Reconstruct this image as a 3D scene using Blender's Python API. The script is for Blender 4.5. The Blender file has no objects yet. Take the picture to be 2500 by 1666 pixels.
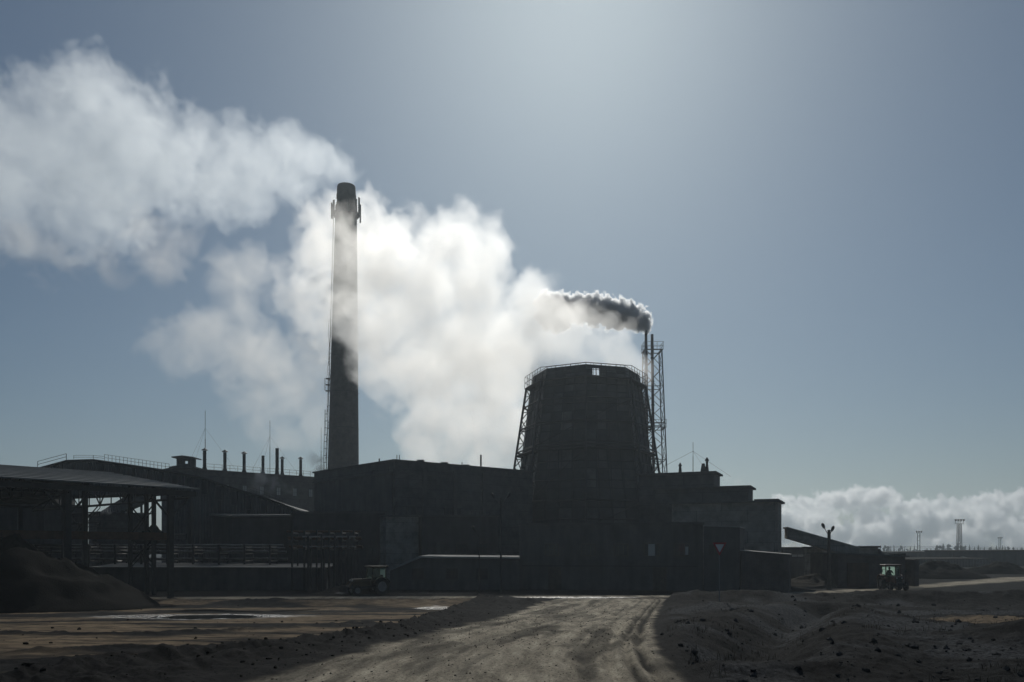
import bpy, bmesh, math, random
import numpy as np
from mathutils import Vector, Matrix, Quaternion

R = math.radians
S = bpy.context.scene
COL = S.collection
random.seed(7)

# ------------------------------------------------------------------ camera, sky, sun, exposure
F, HY, CX, CZ = 2000.0, 1343.0, 1250.0, 2.5      # focal length and horizon of a 2500 px wide picture
cd = bpy.data.cameras.new('camera')
cam = bpy.data.objects.new('camera', cd)
COL.objects.link(cam)
S.camera = cam
cam.location = (0, 0, CZ)
cam.rotation_euler = (R(90), 0, 0)
cd.sensor_width = 36
cd.lens = 36 * F / 2500
cd.shift_y = (HY - 833) / 2500
cd.clip_start = .1
cd.clip_end = 60000

sdir = Vector((158, 2000, 1505)).normalized()
EL, AZ = math.asin(sdir.z), math.atan2(sdir.x, sdir.y)
w = bpy.data.worlds.new('World')
S.world = w
w.use_nodes = True
wt = w.node_tree
bg = wt.nodes['Background']
sk = wt.nodes.new('ShaderNodeTexSky')
sk.sky_type = 'NISHITA'
sk.sun_disc = False
sk.sun_elevation = EL
sk.sun_rotation = AZ
sk.altitude = 0
sk.air_density = 1.0
sk.dust_density = 1.35
sk.ozone_density = 3.5
tint = wt.nodes.new('ShaderNodeMix')
tint.data_type = 'RGBA'
tint.blend_type = 'MULTIPLY'
tint.inputs[0].default_value = 1
tint.inputs[7].default_value = (.79, .965, 1.05, 1)
wt.links.new(sk.outputs[0], tint.inputs[6])
wt.links.new(tint.outputs[2], bg.inputs[0])
bg.inputs[1].default_value = .060
sl = bpy.data.lights.new('sun', 'SUN')
so = bpy.data.objects.new('sun', sl)
COL.objects.link(so)
sl.energy = 5.0
sl.angle = R(.53)
sl.color = (1, .965, .89)
so.rotation_euler = sdir.to_track_quat('Z', 'Y').to_euler()
S.view_settings.view_transform = 'Standard'
S.view_settings.look = 'None'
S.view_settings.gamma = 1
S.view_settings.exposure = -1.04
S.cycles.volume_bounces = 7
S.cycles.max_bounces = 12
S.cycles.diffuse_bounces = 3
S.cycles.use_denoising = True
S.cycles.denoising_prefilter = 'ACCURATE'
S.cycles.volume_max_steps = 1024
S.cycles.use_adaptive_sampling = True
S.cycles.adaptive_threshold = .02


def pt(px, py, Y):
    """A point of the photograph (2500 px wide) at distance Y."""
    return Vector(((px - CX) / F * Y, Y, CZ + (HY - py) / F * Y))


def px2x(px, Y):
    return (px - CX) / F * Y


def py2z(py, Y):
    return CZ + (HY - py) / F * Y


G0 = -1.5                                         # level of the works yard


# ------------------------------------------------------------------ mesh helpers
class MB:
    def __init__(self):
        self.v, self.f = [], []

    def add(self, vs, fs):
        n = len(self.v)
        self.v += [Vector(p) for p in vs]
        self.f += [tuple(i + n for i in f) for f in fs]
        return self

    def box(self, c, s, rz=0.0):
        c = Vector(c)
        hx, hy, hz = s[0] / 2, s[1] / 2, s[2] / 2
        m = Matrix.Rotation(rz, 3, 'Z')
        vs = [c + m @ Vector((x * hx, y * hy, z * hz)) for z in (-1, 1) for x, y in ((-1, -1), (1, -1), (1, 1), (-1, 1))]
        return self.add(vs, [(3, 2, 1, 0), (4, 5, 6, 7), (0, 1, 5, 4), (1, 2, 6, 5), (2, 3, 7, 6), (3, 0, 4, 7)])

    def prism(self, poly, off):
        """poly: 3-D loop, extruded by off."""
        n = len(poly)
        off = Vector(off)
        a = [Vector(p) for p in poly]
        vs = a + [p + off for p in a]
        fs = [tuple(range(n))[::-1], tuple(range(n, 2 * n))] + [(i, (i + 1) % n, n + (i + 1) % n, n + i) for i in range(n)]
        return self.add(vs, fs)

    def tube(self, p, q, r, n=8, r2=None, caps=True):
        p, q = Vector(p), Vector(q)
        r2 = r if r2 is None else r2
        d = (q - p)
        if d.length < 1e-6:
            return self
        d.normalize()
        a = d.orthogonal().normalized() if abs(d.z) < .99 else Vector((1, 0, 0))
        a = (a - d * a.dot(d)).normalized()
        b = d.cross(a)
        vs = []
        for c, rr in ((p, r), (q, r2)):
            for i in range(n):
                t = 2 * math.pi * (i + .5) / n
                vs.append(c + a * (rr * math.cos(t)) + b * (rr * math.sin(t)))
        fs = [(i, (i + 1) % n, n + (i + 1) % n, n + i) for i in range(n)]
        if caps:
            fs += [tuple(range(n))[::-1], tuple(range(n, 2 * n))]
        return self.add(vs, fs)

    def beam(self, p, q, w):
        return self.tube(p, q, w * .7071, 4)

    def path(self, pts, r, n=6):
        for a, b in zip(pts[:-1], pts[1:]):
            self.tube(a, b, r, n)
        return self

    def lathe(self, c, prof, n=24):
        c = Vector(c)
        k = len(prof)
        vs = [c + Vector((r * math.cos(2 * math.pi * i / n), r * math.sin(2 * math.pi * i / n), z)) for r, z in prof for i in range(n)]
        fs = []
        for j in range(k - 1):
            for i in range(n):
                fs.append((j * n + i, j * n + (i + 1) % n, (j + 1) * n + (i + 1) % n, (j + 1) * n + i))
        fs += [tuple(range(n))[::-1], tuple(range((k - 1) * n, k * n))]
        return self.add(vs, fs)

    def build(self, name, mat, parent=None, smooth=False, bevel=0.0):
        o0 = Vector(parent['_o']) if parent is not None else Vector((0, 0, 0))
        me = bpy.data.meshes.new(name)
        me.from_pydata([tuple(p - o0) for p in self.v], [], self.f)
        me.materials.append(mat)
        if smooth:
            me.polygons.foreach_set('use_smooth', [True] * len(me.polygons))
        me.update()
        o = bpy.data.objects.new(name, me)
        COL.objects.link(o)
        if parent is not None:
            o.parent = parent
            o['_o'] = parent['_o']
        if bevel:
            b = o.modifiers.new('bevel', 'BEVEL')
            b.width = bevel
            b.segments = 2
            b.limit_method = 'ANGLE'
        return o


def tag(o, label=None, cat=None, group=None, kind=None):
    for k, v in (('label', label), ('category', cat), ('group', group), ('kind', kind)):
        if v:
            o[k] = v
    return o


ALL_THINGS = []


def thing(name, label, cat, loc, group=None, kind=None):
    o = bpy.data.objects.new(name, None)
    o.empty_display_size = .2
    COL.objects.link(o)
    o.location = loc
    o['_o'] = list(Vector(loc))
    ALL_THINGS.append(o)
    return tag(o, label, cat, group, kind)


def single(mb, name, mat, label, cat, group=None, kind=None, smooth=False):
    """a thing that is one mesh, its origin at its base"""
    vs = mb.v
    lo = min(p.z for p in vs)
    base = Vector((sum(p.x for p in vs) / len(vs), sum(p.y for p in vs) / len(vs), lo))
    mb.v = [p - base for p in vs]
    o = mb.build(name, mat, None, smooth)
    o.location = base
    return tag(o, label, cat, group, kind)


# ------------------------------------------------------------------ materials
def nodes_of(m):
    m.use_nodes = True
    t = m.node_tree
    return t, t.nodes.new, t.links.new


def grime(name, c1, c2, scale=1.0, rough=.85, bump=.3, stretch=(1, 1, 1), metal=0.0, streak=True, spec=.3):
    """two tones of one dirty surface, mottled, with run-off streaks and a fine bump"""
    m = bpy.data.materials.new(name)
    t, N, L = nodes_of(m)
    b = t.nodes['Principled BSDF']
    tc = N('ShaderNodeTexCoord')
    mp = N('ShaderNodeMapping')
    mp.inputs['Scale'].default_value = stretch
    L(tc.outputs['Object'], mp.inputs['Vector'])
    n1 = N('ShaderNodeTexNoise')
    n1.inputs['Scale'].default_value = scale
    n1.inputs['Detail'].default_value = 7
    n1.inputs['Roughness'].default_value = .65
    L(mp.outputs[0], n1.inputs['Vector'])
    cr = N('ShaderNodeValToRGB')
    cr.color_ramp.elements[0].position = .32
    cr.color_ramp.elements[1].position = .68
    cr.color_ramp.elements[0].color = (*c1, 1)
    cr.color_ramp.elements[1].color = (*c2, 1)
    L(n1.outputs['Fac'], cr.inputs[0])
    colour = cr.outputs[0]
    if streak:
        mp2 = N('ShaderNodeMapping')
        mp2.inputs['Scale'].default_value = (1.3, 1.3, .2)
        L(tc.outputs['Object'], mp2.inputs['Vector'])
        n2 = N('ShaderNodeTexNoise')
        n2.inputs['Scale'].default_value = 1.1
        n2.inputs['Detail'].default_value = 5
        L(mp2.outputs[0], n2.inputs['Vector'])
        r2 = N('ShaderNodeMapRange')
        r2.inputs['From Min'].default_value = .35
        r2.inputs['From Max'].default_value = .7
        r2.inputs['To Min'].default_value = 1.08
        r2.inputs['To Max'].default_value = .72
        L(n2.outputs['Fac'], r2.inputs['Value'])
        mx = N('ShaderNodeVectorMath')
        mx.operation = 'SCALE'
        L(colour, mx.inputs[0])
        L(r2.outputs[0], mx.inputs['Scale'])
        colour = mx.outputs[0]
    L(colour, b.inputs['Base Color'])
    b.inputs['Roughness'].default_value = rough
    b.inputs['Metallic'].default_value = metal
    b.inputs['Specular IOR Level'].default_value = spec
    if bump:
        n3 = N('ShaderNodeTexNoise')
        n3.inputs['Scale'].default_value = scale * 9
        n3.inputs['Detail'].default_value = 5
        L(tc.outputs['Object'], n3.inputs['Vector'])
        bp = N('ShaderNodeBump')
        bp.inputs['Strength'].default_value = bump
        bp.inputs['Distance'].default_value = .05
        L(n3.outputs['Fac'], bp.inputs['Height'])
        L(bp.outputs[0], b.inputs['Normal'])
    return m


def bricky(name, c1, c2, mortar, bw, bh, rough=.9, uv=False, ms=.02):
    """courses of brick, block or sheet: Brick texture over object coordinates (x+y, z) or UV"""
    m = bpy.data.materials.new(name)
    t, N, L = nodes_of(m)
    b = t.nodes['Principled BSDF']
    tc = N('ShaderNodeTexCoord')
    if uv:
        vec = tc.outputs['UV']
    else:
        sp = N('ShaderNodeSeparateXYZ')
        L(tc.outputs['Object'], sp.inputs[0])
        ad = N('ShaderNodeMath')
        ad.operation = 'ADD'
        L(sp.outputs[0], ad.inputs[0])
        L(sp.outputs[1], ad.inputs[1])
        cb = N('ShaderNodeCombineXYZ')
        L(ad.outputs[0], cb.inputs[0])
        L(sp.outputs[2], cb.inputs[1])
        vec = cb.outputs[0]
    bt = N('ShaderNodeTexBrick')
    bt.inputs['Color1'].default_value = (*c1, 1)
    bt.inputs['Color2'].default_value = (*c2, 1)
    bt.inputs['Mortar'].default_value = (*mortar, 1)
    bt.inputs['Scale'].default_value = 1
    bt.inputs['Mortar Size'].default_value = ms
    bt.inputs['Brick Width'].default_value = bw
    bt.inputs['Row Height'].default_value = bh
    L(vec, bt.inputs['Vector'])
    nz = N('ShaderNodeTexNoise')
    nz.inputs['Scale'].default_value = .8
    nz.inputs['Detail'].default_value = 7
    nz.inputs['Roughness'].default_value = .7
    L(tc.outputs['Object'], nz.inputs['Vector'])
    mr = N('ShaderNodeMapRange')
    mr.inputs['From Min'].default_value = .3
    mr.inputs['From Max'].default_value = .7
    mr.inputs['To Min'].default_value = .45
    mr.inputs['To Max'].default_value = 1.4
    L(nz.outputs['Fac'], mr.inputs['Value'])
    mx = N('ShaderNodeVectorMath')
    mx.operation = 'SCALE'
    L(bt.outputs['Color'], mx.inputs[0])
    L(mr.outputs[0], mx.inputs['Scale'])
    L(mx.outputs[0], b.inputs['Base Color'])
    b.inputs['Roughness'].default_value = rough
    bp = N('ShaderNodeBump')
    bp.inputs['Strength'].default_value = .4
    bp.inputs['Distance'].default_value = .02
    L(bt.outputs['Fac'], bp.inputs['Height'])
    bp.invert = True
    L(bp.outputs[0], b.inputs['Normal'])
    return m


def corrugated(name, c1, c2, pitch, axis_vec, rough=.55, metal=.3, spec=.4):
    """corrugated sheet: ridges across axis_vec"""
    m = grime(name, c1, c2, .6, rough, 0, metal=metal, spec=spec, streak=False)
    t, N, L = nodes_of(m)
    b = t.nodes['Principled BSDF']
    tc = N('ShaderNodeTexCoord')
    dp = N('ShaderNodeVectorMath')
    dp.operation = 'DOT_PRODUCT'
    L(tc.outputs['Object'], dp.inputs[0])
    dp.inputs[1].default_value = Vector(axis_vec) * (2 * math.pi / pitch)
    sn = N('ShaderNodeMath')
    sn.operation = 'SINE'
    L(dp.outputs['Value'], sn.inputs[0])
    bp = N('ShaderNodeBump')
    bp.inputs['Strength'].default_value = .8
    bp.inputs['Distance'].default_value = pitch * .16
    L(sn.outputs[0], bp.inputs['Height'])
    L(bp.outputs[0], b.inputs['Normal'])
    return m


def glass(name, col, rough=.08):
    m = bpy.data.materials.new(name)
    t, N, L = nodes_of(m)
    b = t.nodes['Principled BSDF']
    b.inputs['Base Color'].default_value = (*col, 1)
    b.inputs['Roughness'].default_value = rough
    b.inputs['Specular IOR Level'].default_value = .6
    n = N('ShaderNodeTexNoise')
    n.inputs['Scale'].default_value = .7
    bp = N('ShaderNodeBump')
    bp.inputs['Strength'].default_value = .08
    L(n.outputs['Fac'], bp.inputs['Height'])
    L(bp.outputs[0], b.inputs['Normal'])
    return m


def clear_glass(name, dust, col=(.85, .93, .9)):  # dust mixes in milky translucency that imitates light on the glass
    m = bpy.data.materials.new(name)
    t, N, L = nodes_of(m)
    b = t.nodes['Principled BSDF']
    tr = N('ShaderNodeBsdfTransparent')
    tr.inputs[0].default_value = (*col, 1)
    tl = N('ShaderNodeBsdfTranslucent')
    tl.inputs[0].default_value = (.72, .80, .76, 1)
    dm = N('ShaderNodeMixShader')
    dm.inputs[0].default_value = dust
    mx = N('ShaderNodeMixShader')
    mx.inputs[0].default_value = .08
    b.inputs['Roughness'].default_value = .05
    b.inputs['Base Color'].default_value = (.02, .03, .03, 1)
    L(tr.outputs[0], dm.inputs[1])
    L(tl.outputs[0], dm.inputs[2])
    L(dm.outputs[0], mx.inputs[1])
    L(b.outputs[0], mx.inputs[2])
    L(mx.outputs[0], t.nodes['Material Output'].inputs['Surface'])
    return m


M = {}
M['brick_soot'] = bricky('sooty_brick', (.07, .05, .045), (.05, .042, .04), (.06, .058, .055), .26, .085)
M['brick'] = bricky('red_brick', (.10, .06, .045), (.07, .045, .038), (.09, .085, .08), .26, .085)
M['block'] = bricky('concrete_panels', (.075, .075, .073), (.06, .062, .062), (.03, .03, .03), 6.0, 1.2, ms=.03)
M['flare_pale_block'] = bricky('flare_pale_panels', (.27, .24, .20), (.22, .20, .17), (.11, .10, .095), 3.0, 1.2, ms=.02)  # warm flare brightening put into the colour; also serves the pale annex
M['plaster'] = grime('grey_plaster', (.06, .06, .06), (.10, .098, .094), .5, .9, .2)
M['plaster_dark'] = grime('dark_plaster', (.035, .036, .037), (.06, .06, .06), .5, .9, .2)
M['concrete'] = grime('concrete', (.10, .10, .095), (.17, .165, .155), .8, .9, .3)
M['felt'] = grime('roofing_felt', (.05, .05, .05), (.09, .088, .085), .8, .8, .3, streak=False)
M['roof_dull'] = grime('dull_roof_sheet', (.07, .07, .066), (.12, .118, .11), .7, .6, .15, streak=False)
M['roof_pale'] = grime('pale_roof_sheet', (.22, .21, .19), (.34, .33, .30), .7, .55, .15, streak=False)
M['steel'] = grime('painted_steel', (.018, .019, .02), (.036, .035, .033), 2.0, .55, .1)
M['rust'] = grime('rusty_steel', (.06, .032, .02), (.11, .06, .035), 2.5, .8, .2)
M['galv'] = grime('galvanised', (.16, .165, .17), (.24, .24, .24), 2.0, .42, .1, metal=.5)
M['pipe_lag'] = grime('pipe_lagging', (.09, .09, .088), (.15, .148, .14), 1.5, .32, .15, metal=.5)
M['stack_band'] = grime('stack_paint', (.10, .07, .06), (.15, .11, .095), 1.0, .6, .1)
M['coal'] = grime('shade_black_spoil', (.002, .002, .002), (.007, .007, .0065), 1.2, .95, 1.0, streak=False, spec=.03)  # spoil made blacker to include the shed roof's shade on the left heap
M['dirt'] = grime('heap_dirt', (.03, .027, .023), (.055, .048, .04), 1.2, .95, 1.0, streak=False, spec=.03)
M['glass'] = glass('window_glass', (.03, .035, .04))
M['pale_pane'] = glass('pale_window', (.30, .32, .31), .25)  # plain paler window pane
M['clear'] = clear_glass('cab_glass', .05)
M['lit_pane'] = clear_glass('lit_cab_glass', .85)  # milky rear pane, its brightness stands in for light on the glass
M['spoil'] = grime('grey_spoil', (.012, .013, .014), (.045, .047, .05), 1.2, .95, .6, streak=False, spec=.03)
M['rubber'] = grime('rubber', (.012, .012, .012), (.025, .024, .023), 4, .8, .3, streak=False)
M['tractor'] = grime('tractor_paint', (.07, .03, .02), (.10, .045, .03), 3, .5, .05)
M['loader'] = grime('loader_paint', (.07, .05, .025), (.10, .07, .03), 3, .5, .05)
M['cloth'] = grime('dark_cloth', (.02, .022, .028), (.035, .035, .04), 6, .9, .1, streak=False)
M['skin'] = grime('skin', (.30, .19, .14), (.34, .22, .17), 6, .6, .0, streak=False)
M['sign_white'] = grime('sign_white', (.62, .60, .58), (.72, .70, .68), 4, .5, 0)
M['sign_red'] = grime('sign_red', (.35, .03, .03), (.42, .04, .035), 4, .5, 0)
M['lamp'] = glass('lamp_lens', (.35, .35, .33), .2)
M['wood'] = grime('weathered_timber', (.06, .05, .04), (.10, .085, .07), 3, .9, .3)
M['conifer'] = grime('conifer_green', (.025, .04, .025), (.05, .065, .04), .3, .95, 0, streak=False)
# cladding of the cooling tower: sheets over UV, some of them paler
M['cladding'] = bricky('tower_cladding', (.022, .025, .025), (.10, .108, .105), (.012, .014, .014), 2.25, 2.9, .7, uv=True, ms=.09)
for n_ in M['cladding'].node_tree.nodes:
    if n_.type == 'TEX_BRICK':
        n_.offset = 0
        n_.inputs['Bias'].default_value = -.45
shed_d = Vector((-.652, -.758, 0))
shed_n = Vector((-.758, .652, 0))
M['corr_roof'] = corrugated('corrugated_roof', (.13, .135, .13), (.20, .20, .19), .55, shed_n, .5, .35)
M['corr_wall'] = corrugated('corrugated_wall', (.05, .055, .055), (.085, .088, .085), .35, (1, 0, 0), .65, .2)


# ------------------------------------------------------------------ ground
def ss(a, b, x):
    t = np.clip((x - a) / (b - a), 0, 1)
    return t * t * (3 - 2 * t)


def vnoise(x, y, seed):
    xi, yi = np.floor(x).astype(np.int64), np.floor(y).astype(np.int64)
    fx, fy = x - xi, y - yi
    fx, fy = fx * fx * (3 - 2 * fx), fy * fy * (3 - 2 * fy)

    def h(a, b):
        n = (a * 374761393 + b * 668265263 + seed * 1442695041) & 0x7fffffff
        n = ((n ^ (n >> 13)) * 1274126177) & 0x7fffffff
        return ((n ^ (n >> 16)) & 0xffff) / 65535.0
    return (h(xi, yi) * (1 - fx) + h(xi + 1, yi) * fx) * (1 - fy) + (h(xi, yi + 1) * (1 - fx) + h(xi + 1, yi + 1) * fx) * fy


def fbm(x, y, seed, octaves=4):
    s, a, t = 0, 1, 0
    for k in range(octaves):
        s = s + a * vnoise(x * 2 ** k + 17.3 * k, y * 2 ** k - 9.1 * k, seed + k)
        t += a
        a *= .5
    return s / t - .5


def base_h(Y):
    return G0 * ss(12.0, 60.0, np.asarray(Y, float))


def gpt(px, py):
    """where the ray through a photo point meets the ground"""
    Y = 15.0
    for _ in range(60):
        Y = .5 * Y + .5 * (CZ - float(base_h(Y))) * F / max(py - HY, .5)
    return px2x(px, Y), Y


def curve(pxs):
    p = sorted((gpt(a, b) for a, b in pxs), key=lambda q: q[1])
    ys = np.array([q[1] for q in p])
    xs = np.array([q[0] for q in p])

    def f(Y):
        Y = np.asarray(Y, float)
        r = np.interp(Y, ys, xs)
        s0 = (xs[1] - xs[0]) / (ys[1] - ys[0])
        return np.where(Y < ys[0], xs[0] + s0 * (Y - ys[0]), r)
    return f


road_l = curve([(600, 1666), (820, 1608), (1000, 1562), (1130, 1528), (1250, 1499), (1310, 1478), (1360, 1463)])
road_r = curve([(1672, 1666), (1622, 1620), (1598, 1582), (1590, 1545), (1593, 1515), (1606, 1488), (1625, 1464)])
berm_l = curve([(60, 1666), (230, 1638), (420, 1612), (640, 1588), (800, 1566), (960, 1540), (1040, 1512), (1100, 1488), (1180, 1468)])


def seg_dist(X, Y, pts):
    d = np.full(np.shape(X), 1e9)
    for (ax, ay), (bx, by) in zip(pts[:-1], pts[1:]):
        ux, uy = bx - ax, by - ay
        t = np.clip(((X - ax) * ux + (Y - ay) * uy) / (ux * ux + uy * uy), 0, 1)
        d = np.minimum(d, np.hypot(X - ax - t * ux, Y - ay - t * uy))
    return d


ditch = [gpt(1800, 1610), gpt(1850, 1572), gpt(1905, 1535), gpt(1960, 1503), gpt(2020, 1487)]
xroad = [(-60, 67.5), (-30, 68), (0, 69.5), gpt(1540, 1457), gpt(1800, 1455), gpt(1975, 1448), gpt(2200, 1436), gpt(2350, 1424), gpt(2500, 1412), (140, 150)]
PUD = [(*gpt(480, 1505), 3.9, 2.3), (*gpt(1062, 1485), .95, 1.3)]
POOL = (*gpt(1385, 1459), 3.6, .8)


RIDGE = [[gpt(a, b_) for a, b_ in q] for q in ([(20, 1622), (260, 1606), (480, 1599), (700, 1588), (820, 1578)], [(60, 1592), (330, 1583), (600, 1578), (860, 1560)], [(0, 1545), (260, 1552), (620, 1540), (900, 1522)], [(200, 1476), (600, 1474), (1000, 1474)])]


def ridge_d(X, Y):
    d = np.full(np.shape(X), 99.0)
    for q in RIDGE:
        d = np.minimum(d, seg_dist(X, Y, q))
    return d + .5 * fbm(X * 1.1, Y * 1.1, 57, 4) + .25 * fbm(X * .3, Y * .3, 58, 2)


def pud_r(X, Y):
    r = np.full(np.shape(X), 9.0)
    for cx, cy, a, b in PUD + [POOL]:
        q = np.hypot((X - cx) / a, (Y - cy) / b) + fbm(X * .9, Y * .9, 77, 3) * .5
        r = np.minimum(r, q)
    return r


def height(X, Y, fine=True):
    X = np.asarray(X, float)
    Y = np.asarray(Y, float)
    H = base_h(Y).copy()
    near = 1 - ss(64, 70, Y)
    xl, xr, xb = road_l(Y), road_r(Y), berm_l(Y)
    wob = fbm(X * .5, Y * .5, 3, 3)
    inroad = ss(-.5, .5, X - xl) * (1 - ss(-.3, .25, X - xr)) * near
    # road surface: long ruts
    dr = xr - X
    rut = np.zeros_like(H)
    for c, wd, dp in ((.42, .13, .11), (.80, .12, .09), (1.25, .12, .06), (1.9, .2, .05), (2.3, .16, .04), (3.4, .3, .04), (4.4, .2, .03), (5.2, .3, .045), (6.8, .4, .035)):
        rut -= dp * np.exp(-((dr - c - .12 * wob) / wd) ** 2)
        rut += dp * .5 * np.exp(-((dr - c - .12 * wob - 2 * wd) / wd) ** 2)
    H += inroad * (rut + .025 * fbm(X * 2.5, Y * 1.2, 11, 4))
    # bank of dark spoil on the left of the road
    bw = np.maximum(xl - xb, .3)
    tt = (X - xb) / bw
    bank = ss(-.08, .12, tt) * (1 - ss(.35, 1.05, tt)) * near
    H += bank * (.16 + .34 * fbm(X * 1.4, Y * 1.4, 21, 6) + .13 * fbm(X * 6, Y * 5, 23, 3) + .05 * np.sin(tt * 17 + 3 * wob) + .16 * np.exp(-((tt - .05) / .09) ** 2))
    # rough ground on the right
    rz = ss(.0, .9, X - xr - .15) * near
    H += rz * (.55 * fbm(X * .22 + 4, Y * .22, 31, 5) + .08 + .20 * fbm(X * 1.5, Y * 1.5, 33, 5) + .10 * fbm(X * 5, Y * 4, 35, 3))
    dd = seg_dist(X, Y, ditch)
    H -= rz * .75 * np.exp(-(dd / 1.15) ** 2)
    H += rz * .28 * np.exp(-((dd - 2.6) / 1.1) ** 2)
    H += rz * .55 * np.exp(-((X - px2x(1740, 50)) / 1.9) ** 2 - ((Y - 50) / 2.6) ** 2)
    H += rz * .32 * np.exp(-((X - px2x(2120, 36)) / 2.2) ** 2 - ((Y - 36) / 2.4) ** 2)
    H += rz * .6 * np.exp(-((X - px2x(2560, 24)) / 2.0) ** 2 - ((Y - 24) / 2.2) ** 2)
    # low bank before the crossing road
    right = ss(6, 16, X)
    yb = 61 + 2 * fbm(X * .1, Y * 0, 41, 2) + right * 1.5
    H += (.28 + .42 * right + .5 * fbm(X * .8, Y * .8, 43, 4)) * np.exp(-((Y - yb) / 2.2) ** 2) * (1 - inroad) * (1 - ss(-1, .5, X - xl) * (1 - ss(-.3, .8, X - xr)))
    # field on the left
    lf = (1 - ss(-.6, .3, X - xb)) * near
    H += lf * (.11 * fbm(X * .35, Y * .35, 51, 5) + .05 * fbm(X * 2.3, Y * 2.3, 53, 3))
    H += lf * .10 * np.exp(-(ridge_d(X, Y) / .35) ** 2) * (1 + 1.5 * fbm(X * 3, Y * 3, 59, 3))
    H -= .16 * (1 - ss(.7, 1.25, pud_r(X, Y)))
    # far ground stays level, only fine unevenness
    far = ss(70, 80, Y)
    H += far * .12 * fbm(X * .15, Y * .15, 61, 4)
    return H


rows = [-80, -40, -15, -4, 2, 6]
y = 8.0
while y < 75:
    rows.append(y)
    y *= 1.0058
while y < 170:
    rows.append(y)
    y *= 1.02
while y < 14000:
    rows.append(y)
    y *= 1.09
rows = np.array(rows)
ts = np.concatenate([[-7, -5, -3.5, -2.4, -1.7, -1.2, -.95, -.8], np.linspace(-.68, .68, 720), [.8, .95, 1.2, 1.7, 2.4, 3.5, 5, 7]])
YY, TT = np.meshgrid(rows, ts, indexing='ij')
XX = TT * (np.maximum(YY, 6) + 5)
HH = height(XX, YY)
nr, nc = XX.shape
me = bpy.data.meshes.new('ground')
co = np.stack([XX, YY, HH], -1).reshape(-1, 3)
ii = np.arange(nr * nc).reshape(nr, nc)
quads = np.stack([ii[:-1, :-1], ii[:-1, 1:], ii[1:, 1:], ii[1:, :-1]], -1).reshape(-1, 4)
me.vertices.add(len(co))
me.vertices.foreach_set('co', co.ravel())
me.loops.add(quads.size)
me.loops.foreach_set('vertex_index', quads.ravel())
me.polygons.add(len(quads))
me.polygons.foreach_set('loop_start', np.arange(0, quads.size, 4))
me.polygons.foreach_set('loop_total', np.full(len(quads), 4))
me.polygons.foreach_set('use_smooth', np.ones(len(quads), bool))
me.update()
# soil kinds as attributes: R road, G tan clay, B wet
xl, xr, xb = road_l(YY), road_r(YY), berm_l(YY)
near = 1 - ss(66, 69, YY)
e1 = .8 * fbm(XX * .8, YY * .8, 71, 5)
m_road = ss(-.3, .35, XX - xl + 1.2 * e1) * (1 - ss(-.15, .2, XX - xr + .5 * e1)) * near
xd = seg_dist(XX, YY, xroad)
m_road = np.maximum(m_road, (1 - ss(.8, 2.2, xd + 1.5 * e1 - ss(40, 90, XX) * 2.2)) * .9)
m_tan = (1 - ss(-.5, .05, XX - xb + e1)) * near * ss(-.06, .12, fbm(XX * .16, YY * .42, 81, 5) + .035)
cxr, cyr = gpt(2420, 1522)
m_tan = np.maximum(m_tan, (1 - ss(.6, 1.1, np.hypot((XX - cxr) / 3.6, (YY - cyr) / 2.6) + 1.2 * e1)) * ss(0, 1, XX - xr))
m_tan *= 1 - .9 * np.where(XX < xb, np.exp(-(np.maximum(ridge_d(XX, YY), 0) / .45) ** 2), 0)
dr_ = xr - XX + .10 * fbm(XX * .5, YY * .5, 3, 3)
trk = np.zeros_like(XX)
for c_, wd_, a_ in ((.42, .14, .95), (.80, .13, .9), (1.9, .16, .55), (2.35, .15, .45), (4.4, .22, .5), (5.2, .3, .45), (6.9, .3, .4)):
    trk = np.maximum(trk, a_ * np.exp(-((dr_ - c_) / wd_) ** 2) * ss(-.32, .1, fbm(XX * .3 + 9 * c_, YY * .25, 201, 4)))
m_road *= 1 - trk * (XX < xr)
m_road *= 1 - .55 * ss(.03, .16, fbm((xr - XX) * 1.1, YY * .22, 203, 5)) * (YY < 66)
m_wet = 1 - ss(1.0, 1.75, pud_r(XX, YY) + .8 * fbm(XX * 2, YY * 2, 91, 3))
m_grav = ss(.2, 1.2, XX - xr) * near * ss(-.02, .12, fbm(XX * .25, YY * .25, 95, 4) - .02)
tk = me.attributes.new('track', 'FLOAT_VECTOR', 'POINT')
tk.data.foreach_set('vector', np.stack([(xr - XX), YY, np.zeros_like(YY)], -1).astype(np.float32).ravel())
ca = me.color_attributes.new('soil', 'FLOAT_COLOR', 'POINT')
ca.data.foreach_set('color', np.stack([m_road, m_tan, m_wet, m_grav], -1).astype(np.float32).ravel())
ground = bpy.data.objects.new('ground', me)
COL.objects.link(ground)
tag(ground, 'rutted pale dirt road between muddy tan and black ground', 'ground', kind='structure')

gm = bpy.data.materials.new('earth')
t, N, L = nodes_of(gm)
b = t.nodes['Principled BSDF']
at = N('ShaderNodeAttribute')
at.attribute_name = 'soil'
sp = N('ShaderNodeSeparateColor')
L(at.outputs['Color'], sp.inputs[0])
geo = N('ShaderNodeNewGeometry')


def noise(scale, detail=6, rough=.6, stretch=None, rot=0):
    n = N('ShaderNodeTexNoise')
    n.inputs['Scale'].default_value = scale
    n.inputs['Detail'].default_value = detail
    n.inputs['Roughness'].default_value = rough
    if stretch:
        mp = N('ShaderNodeMapping')
        mp.inputs['Scale'].default_value = stretch
        mp.inputs['Rotation'].default_value = (0, 0, rot)
        L(geo.outputs['Position'], mp.inputs['Vector'])
        L(mp.outputs[0], n.inputs['Vector'])
    else:
        L(geo.outputs['Position'], n.inputs['Vector'])
    return n.outputs['Fac']


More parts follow.
